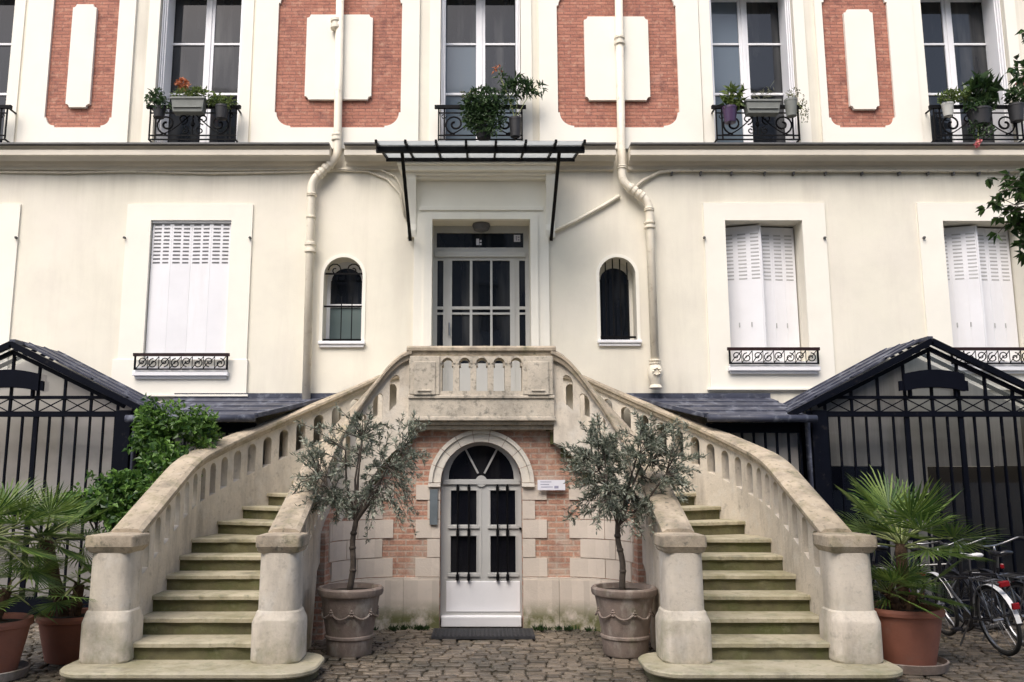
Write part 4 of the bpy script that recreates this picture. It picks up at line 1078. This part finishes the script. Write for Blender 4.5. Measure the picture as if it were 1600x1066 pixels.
def fan_leaf(lf, st, hub, d, rn, size, n=22, spread=R(190), droop=.25):
    d = d.normalized(); side = d.cross(Vector((0, 0, 1)))
    side = side.normalized() if side.length > .05 else Vector((1, 0, 0))
    nrm = side.cross(d).normalized()
    # tilt the blade
    tl = rn.uniform(-.5, .5); side2 = (side * math.cos(tl) + nrm * math.sin(tl)).normalized()
    for i in range(n):
        a = -spread / 2 + spread * i / (n - 1) + rn.uniform(-.03, .03)
        dd = (d * math.cos(a) + side2 * math.sin(a)); L = size * (.72 + .28 * math.cos(a * .75)) * rn.uniform(.88, 1.05)
        w = .0095 * size / .4; nn = dd.cross(side2 if abs(math.cos(a)) > .5 else d); nn = nn.normalized() if nn.length > 1e-4 else nrm
        u = dd.cross(nrm).normalized(); g = Vector((0, 0, -1))
        p0 = hub; p1 = hub + dd * L * .5 + g * L * .03; p2 = hub + dd * L * .8 + g * L * droop * .35; p3 = hub + dd * L + g * L * droop
        h = nrm * w * .35
        vs = [p0, p1 + u * w + h, p1, p1 - u * w + h, p2 + u * w * .6 + h * .6, p2, p2 - u * w * .6 + h * .6, p3]
        lf.add(vs, [(0, 1, 2), (0, 2, 3), (1, 4, 5, 2), (2, 5, 6, 3), (4, 7, 5), (5, 7, 6)])
def potted_palm(loc, label, seed, pot_r, pot_h, saucer, crowns, group, extra=()):
    rn = random.Random(seed); x, y, _ = loc
    T = thing('potted_palm', label, 'palm', loc, group); b = .0
    if saucer:
        mb = MB(); mb.lathe([(pot_r * .78, .0), (pot_r * .95, .01), (pot_r, .085), (pot_r * .95, .09), (pot_r * .9, .04), (.02, .035)], x, y, 36); mb.build('saucer', m_oldpot, T, smooth='auto'); b = .04
    h = pot_h
    mb = MB(); mb.lathe([(pot_r * .68, b), (pot_r * .70, b + .02), (pot_r * .86, b + h * .6), (pot_r * .92, b + h - .07), (pot_r * .99, b + h - .06), (pot_r, b + h - .03), (pot_r * .97, b + h), (pot_r * .88, b + h - .005), (pot_r * .85, b + h - .06)], x, y, 40, cap=(True, False))
    mb.build('pot', m_terra, T, smooth='auto')
    mb = MB(); mb.lathe([(pot_r * .88, b + h - .07), (pot_r * .86, b + h - .05), (.02, b + h - .02)], x, y, 24); mb.build('soil', m_soil, T)
    lf = MB(); tk = MB()
    for (cx, cy, cz, thick, n, size, pet, elo, ehi) in crowns:
        st = MB()
        base = Vector((x + cx * .3, y + cy * .3, b + h - .05)); topv = Vector((x + cx, y + cy, cz))
        k = 8; tk.tube([base.lerp(topv, i / k) + rdir(rn) * .006 for i in range(k + 1)], [thick * (1 + .12 * (i % 2)) for i in range(k + 1)], 10)
        for j in range(26):                      # ragged fibres
            q = base.lerp(topv, rn.random()); dd = rdir(rn); dd.z = abs(dd.z) * .8; tk.leaf(q + dd * thick * .6, dd, rdir(rn), rn.uniform(.05, .13), .02)
        for j in range(n):
            a = 2 * PI * j * .381966 + rn.uniform(-.3, .3); el = elo + (ehi - elo) * ((j + .5) / n)
            d = Vector((math.cos(a) * math.cos(el), math.sin(a) * math.cos(el), math.sin(el)))
            L = pet * rn.uniform(.75, 1.15); s = topv + Vector((0, 0, -.05 * rn.random())); hub = s + d * L + Vector((0, 0, -.12 * L))
            st.tube([s, s.lerp(hub, .5) + Vector((0, 0, .03)), hub], [.011, .009, .006], 5)
            fan_leaf(lf, st, hub, (hub - s).normalized() * 1 + Vector((0, 0, -.1)), rn, size * rn.uniform(.85, 1.12), n=26, droop=rn.uniform(-.03, .12))
        st.build('leaf_stalks', m_palmstem, T, recalc=False)
    for (a, b) in extra:                         # a stray low frond on its own long stalk
        a, b = Vector(a), Vector(b); st = MB(); st.tube([a, a.lerp(b, .5) + Vector((0, 0, .08)), b], [.011, .009, .006], 5); st.build('leaf_stalks', m_palmstem, T, recalc=False)
        fan_leaf(lf, None, b, Vector((.75, -.5, .05)), rn, .34, n=20, droop=.15)
    tk.build('trunk', m_palmbark, T, recalc=False); lf.build('fronds', m_palmleaf, T, recalc=False)
    return T
gp = 'potted fan palms in terracotta'
px_, pz_ = at(1413, 1000, 8.36)
potted_palm((px_, 8.36, 0), 'two-tiered fan palm in a terracotta pot on a saucer, beside the right newel post', 5, .365, .52, True,
            [(.04, 0, 1.14, .05, 20, .47, .42, .0, 1.25), (-.14, -.05, .70, .05, 11, .37, .30, -.1, 1.0), (.10, -.1, .68, .05, 7, .34, .26, .0, 1.1)], gp)
potted_palm((-4.42, 7.95, 0), 'fan palm in the front terracotta pot, cut off by the left edge', 8, .36, .47, True,
            [(-.1, 0, 1.25, .06, 22, .46, .42, -.45, 1.1), (.1, .05, .75, .05, 9, .36, .3, -.4, .8)], gp)
potted_palm((-4.02, 8.72, 0), 'fan palm in the rear terracotta pot, with a low frond over the left newel post', 14, .34, .44, False,
            [(-.34, 0, 1.15, .06, 20, .44, .36, -.4, 1.1), (.05, -.05, .72, .05, 9, .32, .34, -.5, .7)], gp, [((-3.97, 8.66, .6), (-3.72, 7.86, .72))])

def foliage(lf, c, r, n, L, W, rn, shell=.35, curl=.1, down=.0):
    c = Vector(c)
    for _ in range(n):
        d = rdir(rn); k = shell + (1 - shell) * rn.random() ** .6
        p = c + Vector((d.x * r[0], d.y * r[1], d.z * r[2])) * k
        q = rdir(rn) + d * .7 + Vector((0, -.15, .15 - down))
        lf.leaf(p, q, (rdir(rn) * .7 + d + Vector((0, 0, .6))), L * rn.uniform(.7, 1.25), W * rn.uniform(.7, 1.2), .12, 0, curl)
rn = random.Random(31)
T = thing('shrub', 'dense bright green leafy shrub growing behind the left stair handrail', 'shrub', (-4.0, 10.1, 0))
lf = MB(); st = MB()
for px, py, Y, rx, rz_, n in ((245, 680, 10.35, .26, .26, 900), (300, 668, 10.45, .24, .2, 700), (262, 720, 10.2, .34, .24, 1000), (320, 690, 10.5, .16, .22, 350), (235, 655, 10.4, .15, .16, 350), (205, 765, 10.0, .40, .2, 1100),
                              (165, 785, 9.85, .34, .22, 1000), (240, 775, 9.9, .24, .26, 700), (140, 800, 9.8, .18, .13, 350), (205, 815, 9.8, .26, .16, 600), (280, 745, 10.1, .2, .2, 400), (328, 660, 10.5, .07, .14, 90), (125, 785, 9.8, .12, .09, 160)):
    x, z = at(px, py, Y); foliage(lf, (x + rn.uniform(-.04, .04), Y, z), (rx * rn.uniform(.85, 1.15), .3, rz_ * rn.uniform(.85, 1.15)), int(n * .7), .085, .052, rn, .2, .2)
    for _ in range(5):
        q = Vector((x, Y, z)) + Vector((rn.uniform(-1.25, 1.25) * rx, -.1, rn.uniform(-.3, 1.35) * rz_)); foliage(lf, q, (.06, .06, .07), 14, .07, .042, rn, .2, .2)
    st.tube([(-3.9 + rn.uniform(-.2, .2), 10.1, 0), (-3.9 + (x + 3.9) * .5, (Y + 10.1) / 2, z * .55), (x, Y, z)], [.022, .016, .006], 6)
lf.build('foliage', m_bush, T, recalc=False); st.build('stems', m_bark, T, recalc=False)

lf = MB(); rn = random.Random(9)
for _ in range(420):
    q = rn.choice((-1, 1)) * (DR + .08 + rn.choice((.05, .12, .3, .42, .7)) + abs(rn.gauss(0, .06))); x, y = nm(max(-1.9, min(1.9, q)), -.06 - rn.random() * .10)
    lf.leaf(Vector((x, y, -.005)), Vector((rn.uniform(-.6, .6), rn.uniform(-.8, .2), 1)), rdir(rn), rn.uniform(.02, .085), rn.uniform(.008, .02), .1, 0, .3)
tag(lf.build('weeds', m_green1, recalc=False), 'low weeds and moss growing along the foot of the cellar wall', 'weeds', kind='stuff')

# plants on the upper window guards
YG = F - .3
def wpot(px0, px1, py0, py1, mat, Y=YG, tp=.75):
    x0, x1, z0, z1 = rect(px0, py0, px1, py1, Y); r = (x1 - x0) / 2; mb = MB(); xc = (x0 + x1) / 2
    mb.lathe([(r * tp, z0), (r * .96, z1 - .035), (r, z1 - .033), (r, z1), (r * .85, z1), (r * .8, z1 - .03), (.01, z1 - .03)], xc, Y, 20)
    return mb, xc, z0, z1, r
def wplant(label, pot, lfspec, matp, cat='potted plant', group=None, flowers=None, name='potted_plant'):
    mb, xc, z0, z1, r = wpot(*pot, matp); T = thing(name, label, cat, (xc, YG, z0), group); mb.build('pot', matp, T, smooth='auto')
    for nm_, mat, spots in lfspec:
        lf = MB()
        for px, py, dy, rx, ry, rz_, n, L, W, cu in spots:
            x, z = at(px, py, YG + dy); foliage(lf, (x, YG + dy, z), (rx, ry, rz_), n, L, W, rn, .2, cu)
        lf.build(nm_, mat, T, recalc=False)
    # stems that join pot and leaves
    st = MB()
    for nm_, mat, spots in lfspec:
        for px, py, dy, rx, *_ in spots:
            x, z = at(px, py, YG + dy); st.tube([(xc, YG, z1 - .03), ((xc + x) / 2, YG + dy / 2, (z1 + z) / 2 + .02), (x, YG + dy, z)], .006, 4)
    st.build('stems', m_palmstem, T, recalc=False); return T
def wbox(label, px0, px1, py0, py1, lfspec, group):
    x0, x1, z0, z1 = rect(px0, py0, px1, py1, YG); T = thing('window_box', label, 'window box', ((x0 + x1) / 2, YG, z0), group); mb = MB()
    mb.hexa([(x0 + .03, YG - .08, z0), (x1 - .03, YG - .08, z0), (x1 - .03, YG + .07, z0), (x0 + .03, YG + .07, z0)], [(x0, YG - .1, z1), (x1, YG - .1, z1), (x1, YG + .09, z1), (x0, YG + .09, z1)])
    mb.box(x0 - .01, x1 + .01, YG - .112, YG + .1, z1 - .03, z1 + .004); mb.box(x0 + .04, x1 - .04, YG - .105, YG - .085, z0 + .06, z0 + .08)
    mb.build('box', m_boxgrey, T, bevel=.006)
    mb = MB(); mb.box(x0 + .02, x1 - .02, YG - .09, YG + .08, z1 + .004, z1 + .012); mb.build('soil', m_soil, T)
    for nm_, mat, spots in lfspec:
        lf = MB()
        for px, py, dy, rx, ry, rz_, n, L, W, cu in spots:
            x, z = at(px, py, YG + dy); foliage(lf, (x, YG + dy, z), (rx, ry, rz_), n, L, W, rn, .15, cu)
        lf.build(nm_, mat, T, recalc=False)
gb = 'grey window boxes on the upper guards'
wplant('small dark pot of bushy green leaves left of the orange flowers', (239, 259, 168, 184), [('foliage', m_green1, [(243, 153, 0, .13, .1, .13, 170, .08, .03, .2), (252, 162, -.03, .13, .1, .1, 130, .07, .03, .2)])], m_darkpot)
wbox('grey window box with orange flowers and pale green leaves', 270, 322, 156, 178, [('flowers', m_orange, [(285, 132, .05, .10, .07, .10, 170, .05, .04, .2)]), ('foliage', m_green2, [(310, 145, 0, .2, .08, .06, 130, .08, .025, .3), (285, 148, 0, .16, .06, .06, 70, .09, .02, .3)])], gb)
wplant('dark square pot with yellow green trailing leaves beside the orange flowers', (336, 358, 166, 186), [('foliage', m_green2, [(340, 158, 0, .16, .09, .08, 130, .07, .03, .3), (358, 160, -.02, .08, .06, .1, 60, .07, .02, .3)])], m_darkpot)
wplant('large dark leafy bush in a pot on the middle guard above the canopy', (742, 770, 200, 217), [('foliage', m_green1, [(756, 162, -.06, .34, .18, .25, 1100, .075, .035, .2), (760, 188, -.1, .30, .12, .25, 800, .07, .03, .2), (738, 180, -.1, .17, .1, .25, 350, .07, .03, .2)]),
        ('dead_flowers', m_dry, [(735, 150, -.12, .16, .05, .06, 40, .06, .03, .2)])], m_darkpot)
wplant('tall leafy pot plant with one red blossom above the canopy', (795, 815, 185, 214), [('foliage', m_green1, [(812, 135, 0, .16, .1, .16, 150, .13, .03, .25), (835, 138, -.02, .15, .08, .10, 60, .12, .025, .25), (795, 150, 0, .12, .1, .24, 120, .11, .028, .2), (782, 122, 0, .07, .05, .1, 25, .11, .025, .2)]),
        ('blossom', m_orange, [(778, 108, 0, .06, .04, .05, 24, .06, .03, .1)])], m_darkpot)
wplant('purple pot with broad yellow green leaves on the guard right of the canopy', (1129, 1152, 168, 192), [('foliage', m_green2, [(1147, 152, 0, .12, .08, .16, 90, .15, .04, .3), (1140, 162, 0, .14, .08, .06, 40, .12, .04, .3)])], m_purple)
wbox('grey window box with thin pale spikes, nearly bare', 1163, 1217, 160, 180, [('stalks', m_dry, [(1190, 152, .03, .18, .05, .10, 60, .14, .008, .05), (1206, 140, .05, .05, .03, .06, 14, .1, .012, .05)])], gb)
wplant('grey pot with a dry straggly trailing plant hanging over its guard', (1226, 1246, 156, 182), [('foliage', m_dry, [(1240, 146, 0, .10, .07, .08, 60, .05, .022, .2), (1256, 172, -.04, .08, .06, .24, 80, .045, .02, .3)])], m_boxgrey)
wplant('small white pot with trailing yellow green plant on the rightmost guard', (1472, 1490, 162, 182), [('foliage', m_green2, [(1480, 152, 0, .16, .1, .1, 150, .07, .03, .3), (1502, 150, 0, .14, .1, .1, 120, .07, .03, .3)])], m_whitepot)
wplant('dark long-leaved plant arching up in the middle of the rightmost guard', (1513, 1548, 172, 196), [('foliage', m_green1, [(1535, 140, 0, .18, .12, .14, 130, .22, .04, .5), (1530, 165, -.04, .24, .1, .14, 260, .09, .035, .2), (1533, 200, -.06, .2, .06, .18, 120, .07, .03, .3)]), ('blossom', m_pink, [(1528, 225, -.08, .05, .04, .05, 26, .05, .04, .1)])], m_darkpot)
wplant('dark pot of pink geraniums at the right end of the rightmost guard', (1576, 1600, 164, 190), [('foliage', m_green1, [(1590, 150, 0, .2, .1, .14, 260, .08, .05, .2)]), ('blossom', m_pink, [(1596, 129, -.03, .08, .05, .05, 50, .05, .04, .1)])], m_darkpot)

# tree whose branches reach in from the right
T = thing('tree', 'leafy tree branch reaching in from the right edge beside the upper windows', 'tree', (6.9, 8.2, 0))
mb = MB(); lf = MB(); rn = random.Random(77)
mb.tube([(6.9, 8.2, 0), (6.85, 8.2, 1.5), (6.95, 8.25, 3.2), (6.8, 8.2, 5.2), (6.9, 8.3, 7.4)], [.17, .15, .13, .1, .05], 10)
def spray(tip, start, n):
    t, s = Vector(tip), Vector(start); m_ = s.lerp(t, .55) + Vector((0, 0, .25))
    mb.tube([s, m_, t], [.035, .02, .006], 6)
    for _ in range(n):
        c = m_.lerp(t, .35 + .65 * rn.random()) + rdir(rn) * rn.uniform(0, .24); mb.tube([m_.lerp(t, rn.random()), c], .004, 3)
        ax = rdir(rn); ax.z = -abs(ax.z) * .5; ax.normalize()
        for k in range(6):
            d = (ax + rdir(rn) * .9).normalized(); lf.leaf(c + d * .01, d, Vector((0, 0, 1)) + rdir(rn) * .5, rn.uniform(.08, .12), rn.uniform(.045, .065), .12, 0, .25)
for px, py, Y, zs, n in ((1562, 300, 8.0, 4.4, 34), (1572, 330, 8.0, 4.3, 40), (1590, 290, 8.1, 4.5, 40), (1588, 350, 8.1, 4.2, 40), (1606, 380, 8.1, 4.0, 40), (1596, 112, 8.1, 5.3, 34), (1622, 150, 8.1, 5.2, 34), (1630, 60, 8.0, 5.6, 40), (1600, -40, 8.2, 6.2, 40), (1668, 260, 8.2, 4.6, 50)):
    x, z = at(px, py, Y); spray((x, Y, z), (6.87, 8.2, zs), n)
for k in range(26):
    a = rn.uniform(-1.2, 1.9); e = Vector((6.9 + math.cos(a) * rn.uniform(.5, 1.6), 8.2 + math.sin(a) * 1.4 - .4, rn.uniform(4.6, 8))); spray(tuple(e), (6.88, 8.25, min(7.2, e.z - .3)), 26)
mb.build('trunk', m_bark, T, recalc=False); lf.build('crown', m_treeleaf, T, recalc=False)

# ------------------------------------------------------------------ bicycles
def bicycle(loc, rz, lean, label, fm, sm, gm, white_stays=False, rack=False):
    T = thing('bicycle', label, 'bicycle', (0, 0, 0), 'bicycles parked by the right porch')
    rh, fh, bb, stp, hd, hb_ = (-.52, 0, .34), (.54, 0, .34), (-.06, 0, .28), (-.24, 0, .80), (.33, 0, .86), (.38, 0, .66)
    mb = MB()
    for a, b, r in ((bb, stp, .016), (bb, hb_, .019), ((-.2, 0, .72), hb_, .015), (hb_, hd, .02)): mb.tube([a, b], r, 8)
    for s in (-1, 1):
        mb.tube([(bb[0], s * .03, bb[2]), (rh[0], s * .055, rh[2])], .010, 6); mb.tube([(-.225, s * .02, .74), (rh[0], s * .055, rh[2])], .009, 6)
        mb.tube([(.385, s * .03, .64), (.44, s * .05, .52), (fh[0], s * .05, fh[2])], .012, 6)
    fr = mb.build('frame', fm, T, recalc=False, anchor=(0, 0, .34))
    for c in (rh, fh):
        mb = MB(); k = 36; mb.tube([(c[0] + .325 * math.cos(2 * PI * i / k), 0, c[2] + .325 * math.sin(2 * PI * i / k)) for i in range(k + 1)], .019, 8, cap=False)
        wh = mb.build('wheel', m_rubber, T, recalc=False, smooth=True)
        mb = MB(); mb.tube([(c[0] + .302 * math.cos(2 * PI * i / k), 0, c[2] + .302 * math.sin(2 * PI * i / k)) for i in range(k + 1)], .012, 6, cap=False)
        mb.tube([(c[0], -.05, c[2]), (c[0], .05, c[2])], .018, 8); mb.build('rim', m_chrome, wh, recalc=False)
        mb = MB()
        for i in range(20):
            a = 2 * PI * i / 20; mb.tube([(c[0] + .016 * math.cos(a), .02 * (1 if i % 2 else -1), c[2] + .016 * math.sin(a)), (c[0] + .298 * math.cos(a + .15), 0, c[2] + .298 * math.sin(a + .15))], .0016, 3)
        mb.build('spokes', m_chrome, wh, recalc=False)
        a0, a1 = (R(20), R(175)) if c is rh else (R(40), R(160))
        mb = MB(); pr_ = [(c[0] + .352 * math.cos(a0 + (a1 - a0) * i / 16), c[2] + .352 * math.sin(a0 + (a1 - a0) * i / 16)) for i in range(17)]
        for (xa, za), (xb, zb) in zip(pr_, pr_[1:]): mb.hexa([(xa, -.026, za - .004), (xa, .026, za - .004), (xa, .026, za), (xa, -.026, za)], [(xb, -.026, zb - .004), (xb, .026, zb - .004), (xb, .026, zb), (xb, -.026, zb)])
        mb.build('mudguard', gm, T, recalc=False)
    mb = MB()
    for xq, w_, zq in ((0, 1, 0),):
        prof_ = [(-.15, .075), (-.12, .08), (-.06, .065), (0, .035), (.08, .02), (.13, .012)]
        rings = []
        for u, hw_ in prof_:
            rings.append([(-.27 + u, hw_ * math.cos(2 * PI * j / 10), .945 + (.02 if u < -.1 else 0) + .028 * math.sin(2 * PI * j / 10)) for j in range(10)])
        mb.loft(rings)
    sd_ = mb.build('saddle', sm, T, smooth=True)
    mb = MB(); mb.tube([stp, (-.27, 0, .93)], .013, 8); mb.build('seat_post', m_chrome, T, recalc=False)
    mb = MB(); mb.tube([(.32, 0, .86), (.31, 0, .98)], .013, 8); mb.tube([(.14, -.3, 1.03), (.24, -.27, 1.04), (.31, -.12, .99), (.31, 0, .98), (.31, .12, .99), (.24, .27, 1.04), (.14, .3, 1.03)], .012, 8); 
    hb2 = mb.build('handlebar', m_chrome, T, recalc=False, smooth=True)
    for s in (-1, 1):
        mb = MB(); mb.tube([(.22, s * .275, 1.04), (.12, s * .302, 1.03)], .018, 8); mb.build('grip', m_rubber, hb2, recalc=False)
    mb = MB(); mb.tube([(bb[0], -.07, bb[2]), (bb[0], .07, bb[2])], .02, 8); mb.lathe([(.085, 0), (.085, .006)], 0, 0, 20); mb.v[-40:] = [(bb[0] + a, .045 + c, bb[2] + b) for a, b, c in mb.v[-40:]]
    for s in (-1, 1):
        e = (bb[0] + s * .12, s * .08, bb[2] - s * .11); mb.tube([(bb[0], s * .07, bb[2]), e], .009, 6); mb.box(e[0] - .045, e[0] + .045, e[1], e[1] + s * .09, e[2] - .012, e[2] + .012)
    mb.build('crank', m_bikeblk, T, recalc=False)
    mb = MB(); mb.box(-.89, -.86, -.035, .035, .50, .56); mb.build('rear_reflector', m_red, T, bevel=.006)
    mb = MB(); mb.box(-.79, -.75, -.05, .05, .70, .755); mb.build('rear_lamp', m_red, T, bevel=.008)
    if rack:
        mb = MB()
        for s in (-.06, 0, .06): mb.tube([(-.28, s, .735), (-.78, s, .735)], .007, 6)
        for s in (-1, 1): mb.tube([(-.7, s * .07, .735), (rh[0], s * .065, .36)], .006, 6); mb.tube([(-.45, s * .07, .735), (rh[0], s * .065, .36)], .006, 6)
        for u in (-.3, -.55, -.77): mb.tube([(u, -.07, .735), (u, .07, .735)], .006, 6)
        mb.build('luggage_rack', m_chrome, T, recalc=False)
    mb = MB(); mb.tube([(-.1, .04, .3), (-.02, .17, .02)], .009, 6); mb.build('kickstand', m_chrome, T, recalc=False)
    T.location = loc; T.rotation_euler = (lean, 0, rz); return T
bicycle((5.22, 9.38, .012), R(91), R(-9), 'bicycle with a white saddle, white mudguards and red rear lights, right of the palm', m_bikeblk, m_bikewht, m_bikewht, rack=True)
bicycle((5.58, 9.62, .012), R(97), R(-6), 'black bicycle at the right edge beside the white-saddled one', m_bikeblk, m_bikeblk, m_bikeblk, rack=True)
bicycle((4.85, 10.0, .012), R(68), R(6), 'dark blue bicycle with silver handlebar standing behind the palm pot', m_bikeblue, m_bikeblk, m_bikeblk)
bicycle((4.42, 10.3, .012), R(96), R(5), 'black bicycle between the palm and the right newel post, mostly hidden', m_bikeblk, m_bikeblk, m_bikeblk)
bicycle((6.05, 9.7, .012), R(100), R(-8), 'black bicycle cut off by the right edge of the view', m_bikeblk, m_bikeblk, m_bikeblk)
bicycle((5.35, 10.5, .012), R(150), R(5), 'black bicycle standing across behind the others, against the porch front', m_bikeblk, m_bikeblk, m_bikeblk)

# ------------------------------------------------------------------ house across the courtyard (behind the viewer; mirrored in the glass)
T = thing('courtyard_house', 'plain pale house across the courtyard, seen only mirrored in the window glass', 'building', (0, -9, 0))
hs = []
for i in range(9):
    for j in range(6): hs.append((-12.4 + i * 3, -11.1 + i * 3, 1.2 + j * 3.1, 3.2 + j * 3.1))
mb = MB(); cwall(mb, -15, 15, 0, 17.4, hs, lambda s, t: (s, -8 - t), 0, .4); mb.build('wall', m_oppo, T, recalc=False)
mb = MB(); mb.box(-15, 15, -8.42, -8.5, 0, 17.3); mb.build('glazing', m_pane, T)
mb = MB(); mb.hexa([(-15.2, -7.7, 17.4), (15.2, -7.7, 17.4), (15.2, -14, 17.4), (-15.2, -14, 17.4)], [(-15.2, -9.5, 18.6), (15.2, -9.5, 18.6), (15.2, -14, 18.6), (-15.2, -14, 18.6)]); mb.build('roof', m_zinc, T)
